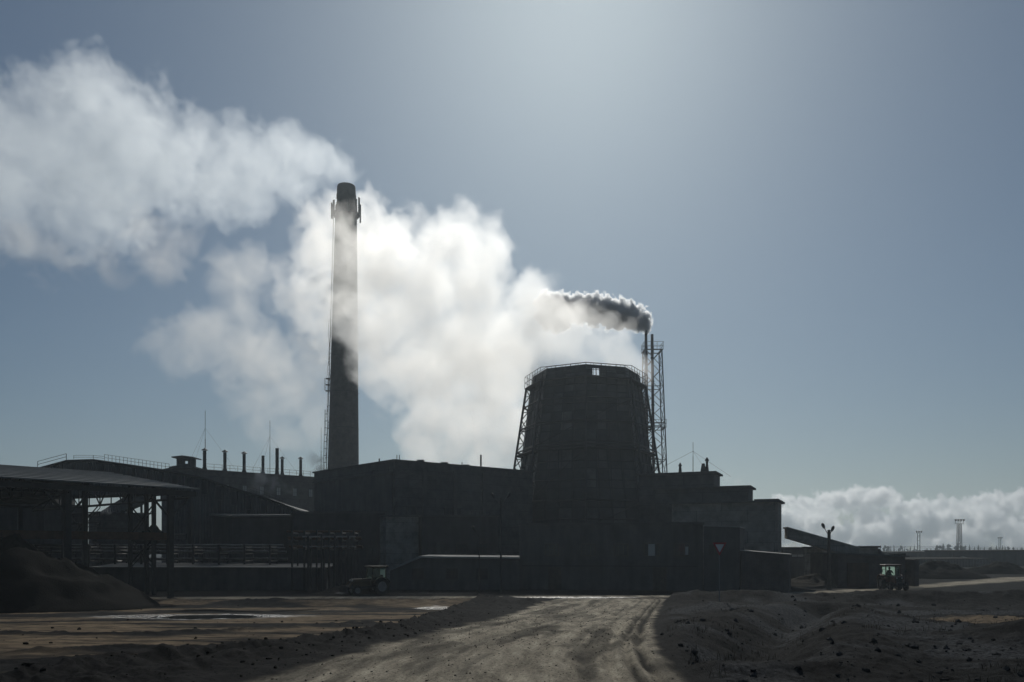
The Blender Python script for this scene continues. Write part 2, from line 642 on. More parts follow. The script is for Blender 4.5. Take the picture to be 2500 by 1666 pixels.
def ramp(f, a, b_, ca_, cb_):
    r = N('ShaderNodeValToRGB')
    r.color_ramp.elements[0].position = a
    r.color_ramp.elements[1].position = b_
    r.color_ramp.elements[0].color = (*ca_, 1)
    r.color_ramp.elements[1].color = (*cb_, 1)
    L(f, r.inputs[0])
    return r.outputs[0]


def mix(f, a, b_):
    n = N('ShaderNodeMix')
    n.data_type = 'RGBA'
    L(f, n.inputs[0])
    L(a, n.inputs[6])
    L(b_, n.inputs[7])
    return n.outputs[2]


def mth(op, a, b_, clamp=False):
    n = N('ShaderNodeMath')
    n.operation = op
    n.use_clamp = clamp
    for k, v in enumerate((a, b_)):
        if isinstance(v, (int, float)):
            n.inputs[k].default_value = v
        else:
            L(v, n.inputs[k])
    return n.outputs[0]


mud = ramp(noise(1.1, 8, .7), .35, .7, (.007, .0075, .008), (.027, .027, .027))
grav = ramp(noise(7, 6, .75), .38, .66, (.012, .013, .015), (.075, .080, .085))
tan = ramp(noise(.9, 8, .7, (1, 2.2, 1)), .36, .66, (.05, .041, .031), (.25, .19, .125))
road_a = ramp(noise(1.0, 8, .7, (1.6, .35, 1), -.12), .34, .64, (.25, .225, .178), (.62, .56, .445))
ta = N('ShaderNodeAttribute')
ta.attribute_name = 'track'


def along(scale, sx, sy, detail=6, rough=.65):
    mp = N('ShaderNodeMapping')
    mp.inputs['Scale'].default_value = (sx, sy, 1)
    L(ta.outputs['Vector'], mp.inputs['Vector'])
    n = N('ShaderNodeTexNoise')
    n.inputs['Scale'].default_value = scale
    n.inputs['Detail'].default_value = detail
    n.inputs['Roughness'].default_value = rough
    L(mp.outputs[0], n.inputs['Vector'])
    return n.outputs['Fac']


wheel = ramp(along(1.0, 1.3, .12), .38, .60, (.42, .41, .40), (1, 1, 1))
ruts = ramp(along(1.0, 5.5, .16, 7, .7), .36, .60, (.45, .44, .43), (1.05, 1.04, 1.0))
road_b = ramp(noise(13, 6, .78), .38, .50, (.20, .19, .185), (1, 1, 1))
rm = N('ShaderNodeMix')
rm.data_type = 'RGBA'
rm.blend_type = 'MULTIPLY'
rm.inputs[0].default_value = .8
L(road_a, rm.inputs[6])
L(road_b, rm.inputs[7])
for f_, k_ in ((wheel, .5), (ruts, .4)):
    r2_ = N('ShaderNodeMix')
    r2_.data_type = 'RGBA'
    r2_.blend_type = 'MULTIPLY'
    r2_.inputs[0].default_value = k_
    L(rm.outputs[2], r2_.inputs[6])
    L(f_, r2_.inputs[7])
    rm = r2_
c = mix(at.outputs['Alpha'], mud, grav)
c = mix(sp.outputs[1], c, tan)
c = mix(sp.outputs[0], c, rm.outputs[2])
wetc = N('ShaderNodeMix')
wetc.data_type = 'RGBA'
wetc.blend_type = 'MULTIPLY'
L(sp.outputs[2], wetc.inputs[0])
L(c, wetc.inputs[6])
wetc.inputs[7].default_value = (.35, .35, .35, 1)
L(wetc.outputs[2], b.inputs['Base Color'])
rr = N('ShaderNodeMapRange')
rr.inputs['To Min'].default_value = .92
rr.inputs['To Max'].default_value = .22
L(sp.outputs[2], rr.inputs['Value'])
L(rr.outputs[0], b.inputs['Roughness'])
spm = N('ShaderNodeMapRange')
spm.inputs['To Min'].default_value = .03
spm.inputs['To Max'].default_value = .5
L(sp.outputs[2], spm.inputs['Value'])
L(spm.outputs[0], b.inputs['Specular IOR Level'])
hsum = mth('ADD', mth('ADD', mth('MULTIPLY', noise(4, 8, .72), .13), mth('MULTIPLY', noise(26, 6, .75), .035)), mth('MULTIPLY', along(1.0, 6, .5, 5, .7), .10))
bp = N('ShaderNodeBump')
bp.inputs['Strength'].default_value = .9
bp.inputs['Distance'].default_value = 1.0
L(hsum, bp.inputs['Height'])
L(bp.outputs[0], b.inputs['Normal'])
me.materials.append(gm)

# puddles
wm = bpy.data.materials.new('puddle_water')
t, N, L = nodes_of(wm)
b = t.nodes['Principled BSDF']
b.inputs['Base Color'].default_value = (.02, .02, .018, 1)
b.inputs['Roughness'].default_value = .05
geo = N('ShaderNodeNewGeometry')
nz = N('ShaderNodeTexNoise')
nz.inputs['Scale'].default_value = 6
nz.inputs['Detail'].default_value = 4
L(geo.outputs['Position'], nz.inputs['Vector'])
bp = N('ShaderNodeBump')
bp.inputs['Strength'].default_value = .25
bp.inputs['Distance'].default_value = .03
L(nz.outputs['Fac'], bp.inputs['Height'])
L(bp.outputs[0], b.inputs['Normal'])
for (cx, cy, a, bb), lab in zip(PUD + [POOL], ('wide dark puddle with glinting rim in the tan mud', 'small bright puddle beside the spoil bank', 'thin strip of standing water across the end of the dirt road')):
    mb = MB()
    z = float(np.median(height(np.array([cx, cx + a * .5, cx - a * .5]), np.array([cy, cy, cy])))) + .035
    ring = [Vector((cx + a * 1.15 * math.cos(k * math.pi / 24), cy + bb * 1.15 * math.sin(k * math.pi / 24), z)) for k in range(48)]
    mb.add(ring, [tuple(range(48))])
    o = mb.build('puddle', wm)
    tag(o, lab, 'puddle', kind='structure')

# clods of earth on the bank, the road and the rough ground
rng = np.random.default_rng(5)
ico_bm = bmesh.new()
bmesh.ops.create_icosphere(ico_bm, subdivisions=1, radius=1)
ico_v = np.array([v.co[:] for v in ico_bm.verts])
ico_f = np.array([[v.index for v in f.verts] for f in ico_bm.faces])
ico_bm.free()


def lumps(name, xs, ys, rs, mat_, label):
    zs = height(xs, ys)
    vs, fs = [], []
    for k in range(len(xs)):
        sc = rs[k] * (1 + .35 * rng.standard_normal((len(ico_v), 1)).clip(-1, 1)) * np.array([1, 1, .75])
        vs.append(ico_v * sc + np.array([xs[k], ys[k], zs[k] + rs[k] * .25]))
        fs.append(ico_f + k * len(ico_v))
    me = bpy.data.meshes.new(name)
    me.from_pydata(np.concatenate(vs).tolist(), [], np.concatenate(fs).tolist())
    me.materials.append(mat_)
    o = bpy.data.objects.new(name, me)
    COL.objects.link(o)
    return tag(o, label, 'dirt clods', kind='stuff')


n = 1500
yy = 15 * (62 / 15) ** rng.random(n)
tt = np.concatenate([rng.normal(.02, .05, n // 2), rng.random(n - n // 2) * .95])
xx = berm_l(yy) + tt * (road_l(yy) - berm_l(yy))
lumps('dirt_clods', xx, yy, .01 + .05 * rng.random(n) ** 6.0, M['coal'], 'black clods of earth along the bank beside the road')
n = 2200
yy = 14 * (60 / 14) ** rng.random(n)
xx = road_l(yy) + rng.random(n) * (road_r(yy) - road_l(yy))
lumps('road_stones', xx, yy, (.008 + .018 * rng.random(n) ** 4) * (.6 + yy / 40), M['dirt'], 'small stones scattered over the pale dirt road')
n = 650
yy = 14 * (62 / 14) ** rng.random(n)
xx = road_r(yy) + .3 + rng.random(n) * (yy * .62 - road_r(yy))
lumps('spoil_lumps', xx, yy, (.012 + .05 * rng.random(n) ** 5) * (1 + yy / 30), M['spoil'], 'dark grey lumps of spoil on the rough ground right of the road')
n = 160
yy = 16 * (58 / 16) ** rng.random(n)
xx = berm_l(yy) - .3 - rng.random(n) * (yy * .65 + berm_l(yy)).clip(1, None)
lumps('mud_lumps', xx, yy, .015 + .07 * rng.random(n) ** 5, M['coal'], 'dark lumps lying on the tan mud field')


# withered grass on the bank and the rough ground
n = 800
yy = 15 * (60 / 15) ** rng.random(n)
xx = np.where(rng.random(n) < 2, road_r(yy) + .6 + rng.random(n) * (yy * .62 - road_r(yy)), berm_l(yy) + rng.random(n) * .4 * (road_l(yy) - berm_l(yy)))
keep = fbm(xx * .35, yy * .35, 301, 3) > .02
xx, yy = xx[keep], yy[keep]
zz = height(xx, yy)
mb = MB()
for gx, gy, gz in zip(xx, yy, zz):
    for _ in range(9):
        a, l = rng.random() * 6.28, .08 + .20 * rng.random() ** 2
        p = Vector((gx + .10 * rng.standard_normal(), gy + .10 * rng.standard_normal(), gz - .02))
        q = p + Vector((math.cos(a) * l * .5, math.sin(a) * l * .5, l))
        sd_ = Vector((-math.sin(a), math.cos(a), 0)) * .006
        m_ = p.lerp(q, .55) + Vector((0, 0, l * .12))
        mb.add([p - sd_, p + sd_, m_ + sd_ * .8, q, m_ - sd_ * .8], [(0, 1, 2, 4), (4, 2, 3)])
M['straw'] = grime('withered_grass', (.03, .027, .02), (.06, .052, .038), 3, .9, 0, streak=False, spec=.05)
tag(mb.build('dry_grass', M['straw']), 'sparse withered grass tufts on the dark rough ground', 'grass', kind='stuff')


# ------------------------------------------------------------------ chimney
def chimney():
    Y = 190.0
    kk = Y / 130
    zt, zb = py2z(455, Y), G0
    ct, cb = Vector((px2x(845.5, Y), Y, zt)), Vector((px2x(835.5, Y), Y, zb))
    rt, rb = 23 / F * Y, 41.8 / F * Y
    root = thing('factory_chimney', 'tall tapering brick factory chimney with a railed gallery near its smoking top', 'chimney', cb)

    def ax(z):
        k = (z - zb) / (zt - zb)
        return cb.lerp(ct, k), rb + (rt * 1.08 - rb) * k
    mb = MB()
    zs = list(np.linspace(zb, py2z(505, Y), 9))
    for a, b_ in zip(zs[:-1], zs[1:]):
        (c1, r1), (c2, r2) = ax(a), ax(b_)
        mb.tube(c1, c2, r1, 40, r2, caps=False)
    mb.build('shaft', M['brick_soot'], root, True)
    # crown
    mb = MB()
    z5 = py2z(505, Y)
    c5 = ax(z5)[0]
    prof = [(rt * 1.02, z5), (rt * .98, zt - 3.1), (rt * 1.03, zt - 3.0), (rt * 1.03, zt - 2.1), (rt, zt - 1.9), (rt * .97, zt - .35), (rt * .92, zt), (rt * .7, zt), (rt * .68, zt - 3)]
    mb.lathe(Vector((ct.x, Y, 0)), prof, 40)
    mb.build('crown', M['brick_soot'], root, True)
    for z in np.linspace(14, 72, 8):
        mb = MB()
        c, r = ax(z)
        mb.lathe(Vector((c.x, c.y, 0)), [(r + .01, z - .08), (r + .06, z - .08), (r + .06, z + .08), (r + .01, z + .08)], 40)
        mb.build('iron_band', M['steel'], root)
    # gallery
    zg = py2z(524, Y)
    cg, rg = ax(zg)
    ro = 33.5 / F * Y
    mb = MB()
    mb.lathe(Vector((cg.x, Y, 0)), [(rg, zg - .12), (ro, zg - .12), (ro, zg), (rg, zg)], 32)
    for k in range(12):
        a = k * math.pi / 6
        d = Vector((math.cos(a), math.sin(a), 0))
        mb.beam(Vector((cg.x, Y, zg - .1)) + d * ro * .97, Vector((cg.x, Y, zg - 1.0)) + d * rg, .07)
    mb.build('gallery', M['steel'], root)
    mb = MB()
    for k in range(24):
        a0, a1 = k * math.pi / 12, (k + 1) * math.pi / 12
        p = Vector((cg.x + ro * math.cos(a0), Y + ro * math.sin(a0), zg))
        q = Vector((cg.x + ro * math.cos(a1), Y + ro * math.sin(a1), zg))
        mb.beam(p, p + Vector((0, 0, 1.6)), .07)
        for h in (.55, 1.1, 1.6):
            mb.beam(p + Vector((0, 0, h)), q + Vector((0, 0, h)), .04)
    mb.build('railing', M['steel'], root)
    for k, (a, h0, h1) in enumerate(((175, -.6, 1.7), (200, -.9, 1.5), (225, -.6, 1.6), (255, -.5, 1.4), (290, -.6, 1.6), (325, -.5, 1.9), (345, -.6, 2.4), (5, -.9, 1.6), (20, -1.0, 1.8), (90, -.6, 1.6))):
        a, h0, h1 = R(a), h0 * kk, h1 * kk
        p = Vector((cg.x + (ro + .12) * math.cos(a), Y + (ro + .12) * math.sin(a), zg))
        mb = MB()
        mb.box(p + Vector((0, 0, (h0 + h1) / 2)), (.28, .38, h1 - h0), a)
        mb.tube(p + Vector((-.12 * math.cos(a), -.12 * math.sin(a), h0 - .2)), p + Vector((-.12 * math.cos(a), -.12 * math.sin(a), h1 + .2)), .035, 6)
        mb.build('antenna_panel', M['steel'], root)
    # ladder, its cage, the landing box and loose cables on the left flank
    mb = MB()
    for s in (-.3, .22):
        mb.path([ax(z)[0] + Vector((-ax(z)[1] - .36, s, 0)) for z in (zb, 15, 30, 45, zg)], .05, 5)
    z = 0
    while z < zg:
        c, r = ax(z)
        mb.beam(c + Vector((-r - .36, -.3, 0)), c + Vector((-r - .36, .3, 0)), .03)
        if int(z / .5) % 8 == 0:
            mb.beam(c + Vector((-r, 0, 0)), c + Vector((-r - .36, 0, 0)), .06)
        z += .5
    mb.build('ladder', M['steel'], root)
    mb = MB()
    z = 2.0
    while z < py2z(1000, Y):
        c, r = ax(z)
        q = [c + Vector((-r - .36 - .75 * math.sin(k * math.pi / 6), .6 * math.cos(k * math.pi / 6), 0)) for k in range(7)]
        mb.path(q, .035, 4)
        z += 1.6
    for k in (2, 3, 4):
        mb.path([ax(z)[0] + Vector((-ax(z)[1] - .36 - .75 * math.sin(k * math.pi / 6), .6 * math.cos(k * math.pi / 6), 0)) for z in (2, 12, py2z(1000, Y))], .035, 4)
    mb.build('ladder_cage', M['steel'], root)
    mb = MB()
    z0, z1 = py2z(955, Y), py2z(925, Y)
    c, r = ax((z0 + z1) / 2)
    for dx in (-1.25, -.36):
        for dy in (-.6, .6):
            mb.beam(c + Vector((-r + dx, dy, z0 - c.z)), c + Vector((-r + dx, dy, z1 - c.z)), .07)
    for zz in (z0, (z0 + z1) / 2, z1):
        mb.box(c + Vector((-r - .55, 0, zz - c.z)), (1.0, 1.3, .1))
    mb.build('landing', M['steel'], root)
    for dy, ph in ((.5, 0), (-.3, 1.5)):
        mb = MB()
        pts = []
        for k in range(40):
            z = zb + (py2z(780, Y) - zb) * k / 39
            c, r = ax(z)
            pts.append(c + Vector((-r - .2 - .55 * abs(math.sin(k * .42 + ph)), dy, 0)))
        mb.path(pts, .045, 4)
        mb.build('cable', M['steel'], root)


chimney()


# ------------------------------------------------------------------ cooling tower
TY = 130.0
TC = Vector((px2x(1430, TY), TY, 0))


def cooling_tower():
    root = thing('cooling_tower', 'dark eight sided cooling tower clad in sheets inside an outer steel frame', 'cooling tower', TC + Vector((0, 0, G0)))
    z0, z1 = 5.7, 30.1
    r0, r1 = 11.45, 8.4
    a0 = R(-90 - 5)
    P = lambda k, r, z: TC + Vector((r * math.cos(a0 + k * math.pi / 4), r * math.sin(a0 + k * math.pi / 4), z))
    rad = lambda z: r0 + (r1 - r0) * (z - z0) / (z1 - z0)
    # shell: one wall of eight facets, with an open hatch near the rim of the facet that faces the road
    vs, fs, uvs = [], [], []

    def quad(k, u0, u1, za, zb, inner=False):
        def q(u, z):
            r = rad(z) - (.25 if inner else 0)
            return P(k, r, z).lerp(P(k + 1, r, z), u)
        n = len(vs)
        cs = [(u0, za), (u1, za), (u1, zb), (u0, zb)]
        if inner:
            cs = cs[::-1]
        for u, z in cs:
            vs.append(q(u, z))
            uvs.append((k * 9.0 + u * 9.0, z))
        fs.append((n, n + 1, n + 2, n + 3))
    hz0, hz1 = z1 - 1.7, z1 - .5
    for k in range(8):
        for inner in (False, True):
            if k == 0:
                quad(k, 0, 1, z0, hz0, inner)
                quad(k, 0, .165, hz0, hz1, inner)
                quad(k, .335, 1, hz0, hz1, inner)
                quad(k, 0, 1, hz1, z1, inner)
            else:
                quad(k, 0, 1, z0, z1, inner)
        n = len(vs)                                  # rim
        for r in (rad(z1), rad(z1) - .16):
            for kk in (k, k + 1):
                vs.append(P(kk, r, z1))
                uvs.append((kk * 9.0, z1))
        fs.append((n, n + 1, n + 3, n + 2))
    me = bpy.data.meshes.new('shell')
    o0 = Vector(root['_o'])
    me.from_pydata([tuple(v - o0) for v in vs], [], fs)
    ul = me.uv_layers.new(name='UVMap')
    for lp in me.loops:
        ul.data[lp.index].uv = uvs[lp.vertex_index]
    me.materials.append(M['cladding'])
    sh = bpy.data.objects.new('shell', me)
    COL.objects.link(sh)
    sh.parent = root
    sh['_o'] = root['_o']
    mb = MB()
    pa, pb = P(0, rad(hz0) + .02, hz0), P(1, rad(hz0) + .02, hz0)
    qa, qb = P(0, rad(hz1) + .02, hz1), P(1, rad(hz1) + .02, hz1)
    mb.beam(pa.lerp(pb, .25), qa.lerp(qb, .25), .12)
    mb.build('hatch_bar', M['steel'], sh)
    # girts on the cladding
    mb = MB()
    for z in np.arange(z0 + 1.3, z1 - 2, 1.45 * 2):
        for k in range(8):
            mb.beam(P(k, rad(z) + .03, z), P(k + 1, rad(z) + .03, z), .15)
    for k in range(8):
        for u in (.25, .5, .75):
            mb.beam(P(k, rad(z0) + .05, z0).lerp(P(k + 1, rad(z0) + .05, z0), u), P(k, rad(z1) + .04, z1).lerp(P(k + 1, rad(z1) + .04, z1), u), .10)
    mb.build('girt', M['steel'], root)
    # outer frame: a laced leg on every corner
    zl = [G0 + .6, z0, 9.7, py2z(1098, 122), 18.0, 21.6, 25.1, py2z(921, 121.5)]
    ro = lambda z: rad(z) + .76 + .69 * (z1 - z) / (z1 - z0)
    for k in range(8):
        mb = MB()
        zz0, zz1 = zl[0], zl[-1]
        mb.beam(P(k, ro(zz0), zz0), P(k, ro(zz1), zz1), .25)
        mb.beam(P(k, rad(z0) + .1, z0), P(k, rad(zz1) + .1, zz1), .18)
        mb.beam(P(k, rad(zz0) - .3, zz0), P(k, rad(z0) + .1, z0), .18)
        z, s = z0, 0
        while z < zz1 - .3:
            zn = min(z + 1.25, zz1)
            a, b_ = (rad(z) + .1, ro(zn)) if s else (ro(z), rad(zn) + .1)
            mb.beam(P(k, a, z), P(k, b_, zn), .11)
            if s:
                mb.beam(P(k, rad(z) + .1, z), P(k, ro(z), z), .09)
            z, s = zn, 1 - s
        mb.build('leg', M['steel'], root)
    mb = MB()
    for z in zl[1:-1]:
        for k in range(8):
            mb.beam(P(k, ro(z), z), P(k + 1, ro(z), z), .19)
    for j in range(1, len(zl) - 2):
        for k in range(8):
            if (k + j) % 2:
                mb.beam(P(k, ro(zl[j]), zl[j]), P(k + 1, ro(zl[j + 1]), zl[j + 1]), .10)
    mb.build('bracing', M['steel'], root)
    for z, wd in ((zl[-1], 1.0), (zl[3], 1.0)):
        mb = MB()
        for k in range(8):
            a, b_ = P(k, rad(z) + .05, z), P(k + 1, rad(z) + .05, z)
            c, d = P(k + 1, rad(z) + wd + .1, z), P(k, rad(z) + wd + .1, z)
            mb.prism([a, b_, c, d], (0, 0, .14))
        mb.build('walkway', M['steel'], root)
    mb = MB()
    z = zl[-1]
    rr = rad(z) + 1.08
    for k in range(8):
        a, b_ = P(k, rr, z), P(k + 1, rr, z)
        at_, bt = P(k, rr - .05, z + 1.95), P(k + 1, rr - .05, z + 1.95)
        for u in np.arange(0, 1, 1 / 6):
            mb.beam(a.lerp(b_, u), at_.lerp(bt, u), .065)
        for f in (.5, 1):
            mb.beam(a.lerp(at_, f), b_.lerp(bt, f), .065)
        a, b_ = P(k, rad(z1) + .02, z1), P(k + 1, rad(z1) + .02, z1)
        up = Vector((0, 0, .22))
        for u in np.arange(0, 1, 1 / 8):
            mb.beam(a.lerp(b_, u), a.lerp(b_, u) + up, .045)
        mb.beam(a + up, b_ + up, .05)
    mb.build('railing', M['steel'], root)
    # open air inlet and basin below
    mb = MB()
    mb.lathe(TC, [(14, G0), (14, G0 + 1.8), (13.6, G0 + 1.8), (13.6, G0 + .4)], 8)
    mb.build('basin', M['concrete'], root)
    mb = MB()
    for k in range(8):
        for u in (0, .33, .66):
            mb.beam(P(k, 12.5, G0 + 1).lerp(P(k + 1, 12.5, G0 + 1), u), P(k, rad(z0) - .1, z0).lerp(P(k + 1, rad(z0) - .1, z0), u), .45)
        mb.beam(P(k, rad(z0) - .1, z0 + .15), P(k + 1, rad(z0) - .1, z0 + .15), .5)
    mb.build('column', M['concrete'], root)
    mb = MB()
    for z in np.arange(G0 + 1.9, z0, .7):
        for k in range(8):
            r = 12.2
            mb.prism([P(k, r, z), P(k + 1, r, z), P(k + 1, r - .35, z + .35), P(k, r - .35, z + .35)], (0, 0, .04))
    mb.build('louvre', M['steel'], root)


cooling_tower()


# ------------------------------------------------------------------ twin stacks in a lattice tower
def twin_stack():
    Y = 165.0
    cx = px2x(1594, Y)
    root = thing('twin_stack', 'pair of thin steel flue stacks inside a lattice tower behind the cooling tower', 'flue stack', (cx, Y, G0))
    hw_t, hw_b = 20 / F * Y, 34 / F * Y
    zt = py2z(858, Y)
    for px, top, bx in ((1577, 808, 1583), (1592, 817, 1598)):
        mb = MB()
        p, q = Vector((px2x(bx, Y), Y, G0)), Vector((px2x(px, Y), Y, py2z(top, Y)))
        mb.tube(p, q, .31, 14, .28)
        s = mb.build('stack', M['stack_band'], root, True)
        for k in range(1, 10):
            c = p.lerp(q, k / 10)
            mb = MB()
            mb.lathe(Vector((c.x, c.y, 0)), [(.29, c.z - .08), (.38, c.z - .08), (.38, c.z + .08), (.29, c.z + .08)], 14)
            mb.build('flange', M['steel'], s)
    C_ = lambda i, z: Vector((cx + (px2x(1596, Y) - cx) * 0 + (1, 1, -1, -1)[i % 4] * (hw_b + (hw_t - hw_b) * (z - G0) / (zt - G0)) + (z - G0) / (zt - G0) * -.4 + .27, Y + (1, -1, -1, 1)[i % 4] * (hw_b + (hw_t - hw_b) * (z - G0) / (zt - G0)), z))
    for i in range(4):
        mb = MB()
        mb.beam(C_(i, G0), C_(i, zt + .05), .2)
        mb.build('leg', M['galv'], root)
    mb = MB()
    lv = np.linspace(G0, zt, 13)
    for a, b_ in zip(lv[:-1], lv[1:]):
        for i in range(4):
            mb.beam(C_(i, a), C_(i + 1, b_), .085)
            mb.beam(C_(i + 1, a), C_(i, b_), .085)
    for j, a in enumerate(lv):
        if j % 2 == 0:
            for i in range(4):
                mb.beam(C_(i, a), C_(i + 1, a), .11)
    mb.build('bracing', M['galv'], root)
    for z in (zt, py2z(1047, Y)):
        mb = MB()
        h = abs(C_(0, z).x - C_(3, z).x) / 2 + .25
        c = (C_(0, z) + C_(2, z)) / 2
        for sx, sy, a, b_ in ((0, 1, 2 * h, .5), (0, -1, 2 * h, .5), (1, 0, .5, 2 * h - 1), (-1, 0, .5, 2 * h - 1)):
            mb.box(c + Vector((sx * (h - .25), sy * (h - .25), 0)), (a, b_, .08))
        pf = mb.build('platform', M['galv'], root)
        mb = MB()
        cr = [c + Vector((sx * h, sy * h, 0)) for sx, sy in ((1, 1), (1, -1), (-1, -1), (-1, 1))]
        for i in range(4):
            p, q = cr[i], cr[(i + 1) % 4]
            for u in (0, .33, .66):
                mb.beam(p.lerp(q, u), p.lerp(q, u) + Vector((0, 0, 1.5)), .06)
            for hh in (.75, 1.5):
                mb.beam(p + Vector((0, 0, hh)), q + Vector((0, 0, hh)), .055)
        mb.build('railing', M['galv'], pf)


twin_stack()


# ------------------------------------------------------------------ buildings
def wall_frame(A, B):
    A, B = Vector((*A[:2], 0)), Vector((*B[:2], 0))
    u = (B - A).normalized()
    return A, B, u, Vector((-u.y, u.x, 0))


def railing_line(pts, h, step, mb, w=.05):
    for a, b_ in zip(pts[:-1], pts[1:]):
        a, b_ = Vector(a), Vector(b_)
        n = max(1, int((b_ - a).length / step))
        for k in range(n + 1):
            p = a.lerp(b_, k / n)
            mb.beam(p, p + Vector((0, 0, h)), w)
        for f in (.5, 1):
            mb.beam(a + Vector((0, 0, h * f)), b_ + Vector((0, 0, h * f)), w * .8)


def window(root, A, u, n, s, z, wd, h, bars=(1, 1), pane='glass', frame='steel'):
    """a window proud of the wall by a few centimetres: frame ring with glazing bars, pane as sub-part"""
    c = A + u * s + Vector((0, 0, z)) - n * .03
    ang = math.atan2(u.y, u.x)
    mb = MB()
    t_ = .09
    for k in (-1, 1):
        mb.box(c + u * k * (wd / 2 - t_ / 2), (t_, .12, h), ang)
        mb.box(c + Vector((0, 0, k * (h / 2 - t_ / 2))), (wd - 2 * t_ - .004, .11, t_), ang)
    for k in range(bars[0]):
        mb.box(c + u * (-wd / 2 + wd * (k + 1) / (bars[0] + 1)), (.05, .09, h - 2 * t_ - .004), ang)
    for k in range(bars[1]):
        mb.box(c + Vector((0, 0, -h / 2 + h * (k + 1) / (bars[1] + 1))), (wd - 2 * t_ - .006, .07, .05), ang)
    f = mb.build('window', M[frame], root)
    mb = MB()
    mb.box(c - n * -.015, (wd - .06, .05, h - .06), ang)
    mb.build('pane', M[pane], f)
    return f


def building(name, label, A, B, zA, zB, depth, wall='plaster', roof='felt', over=.3, windows=(), zback=None, thick=.22, cat='building', group=None, z0=G0):
    """oblong building: front wall from A to B (top zA to zB), depth behind it"""
    A, B, u, n = wall_frame(A, B)
    root = thing(name, label, cat, (A.x, A.y, z0), group)
    dz = 0 if zback is None else zback
    mb = MB()
    up = lambda p, z: Vector((p.x, p.y, z))
    q = [A, B, B + n * depth, A + n * depth]
    zt = [zA, zB, zB + dz, zA + dz]
    vs = [up(p, z0) for p in q] + [up(p, z) for p, z in zip(q, zt)]
    mb.add(vs, [(0, 1, 5, 4), (1, 2, 6, 5), (2, 3, 7, 6), (3, 0, 4, 7), (4, 5, 6, 7), (3, 2, 1, 0)])
    mb.build('wall', M[wall], root)
    mb = MB()
    q2 = [A - u * over - n * over, B + u * over - n * over, B + u * over + n * (depth + over), A - u * over + n * (depth + over)]
    mb.prism([up(p, z + .004) for p, z in zip(q2, zt)], (0, 0, thick))
    mb.build('roof', M[roof], root)
    for wdw in windows:
        window(root, A, u, n, *wdw[:4], **(wdw[4] if len(wdw) > 4 else {}))
    root['_u'] = list(u)
    root['_n'] = list(n)
    return root, A, u, n


def P2(px, Y):
    return (px2x(px, Y), Y)


# long works hall on the left with vents along its roof
zl = py2z(1143, 150)
LH, LA, LU, LN = building('works_hall', 'long flat roofed works hall with a row of roof vents, left of the chimney', P2(424, 151), P2(785, 172), zl, zl, 6, 'block', 'felt', .3,
                          [(6.5 + 3.6 * k, zl - 3.2, 1.0, 1.7, {'pane': 'pale_pane'}) for k in range(10)])
mb = MB()
railing_line([LA + LU * 6 - LN * .1 + Vector((0, 0, zl + .2)), LA + LU * 28 - LN * .1 + Vector((0, 0, zl + .2))], 1.1, 1.5, mb, .05)
mb.build('railing', M['steel'], LH)
# lookout hut on the hall roof
hb = pt(426, 1143, 151)
hu = thing('roof_hut', 'small roof hut with open windows and overhanging roof on the works hall', 'hut', (hb.x, hb.y, zl))
hw, hd = px2x(462, 152) - px2x(428, 152), 2.6
zh = py2z(1117.5, 152)
o_ = Vector((px2x(428, 152), 152.6, 0))
mb = MB()
zs0, zs1 = zl + .25 + (zh - zl) * .38, zl + .25 + (zh - zl) * .74
for yy_ in (0, hd):
    mb.box(o_ + Vector((hw / 2, yy_, (zl + zs0) / 2 + .1)), (hw, .15, zs0 - zl - .2))
    mb.box(o_ + Vector((hw / 2, yy_, (zs1 + zh) / 2)), (hw, .15, zh - zs1))
    for a, b_ in ((0, .16), (.42, .62), (.93, 1)):
        mb.box(o_ + Vector((hw * (a + b_) / 2, yy_, (zs0 + zs1) / 2)), (hw * (b_ - a), .15, zs1 - zs0))
for xx_ in (0.076, hw - .076):
    mb.box(o_ + Vector((xx_, hd / 2, (zl + zh) / 2 + .1)), (.15, hd - .16, zh - zl - .2))
mb.build('wall', M['plaster_dark'], hu)
mb = MB()
mb.prism([o_ + Vector((-.7, -.7, zh)), o_ + Vector((hw / 2, -.7, zh + .22)), o_ + Vector((hw + .8, -.7, zh - .05)), o_ + Vector((hw + .8, -.7, zh + .13)), o_ + Vector((hw / 2, -.7, zh + .4)), o_ + Vector((-.7, -.7, zh + .18))], (0, hd + 1.4, 0))
mb.build('roof', M['steel'], hu)
mb = MB()
mb.prism([pt(413, 1143, 150.5), pt(474, 1143, 150.5), Vector((px2x(474, 150.5), 150.5, zl + .35)), Vector((px2x(428, 150.5), 150.5, zl + .5)), Vector((px2x(413, 150.5), 150.5, zl + .3))], (0, 5, 0))
mb.build('plinth', M['plaster_dark'], hu)

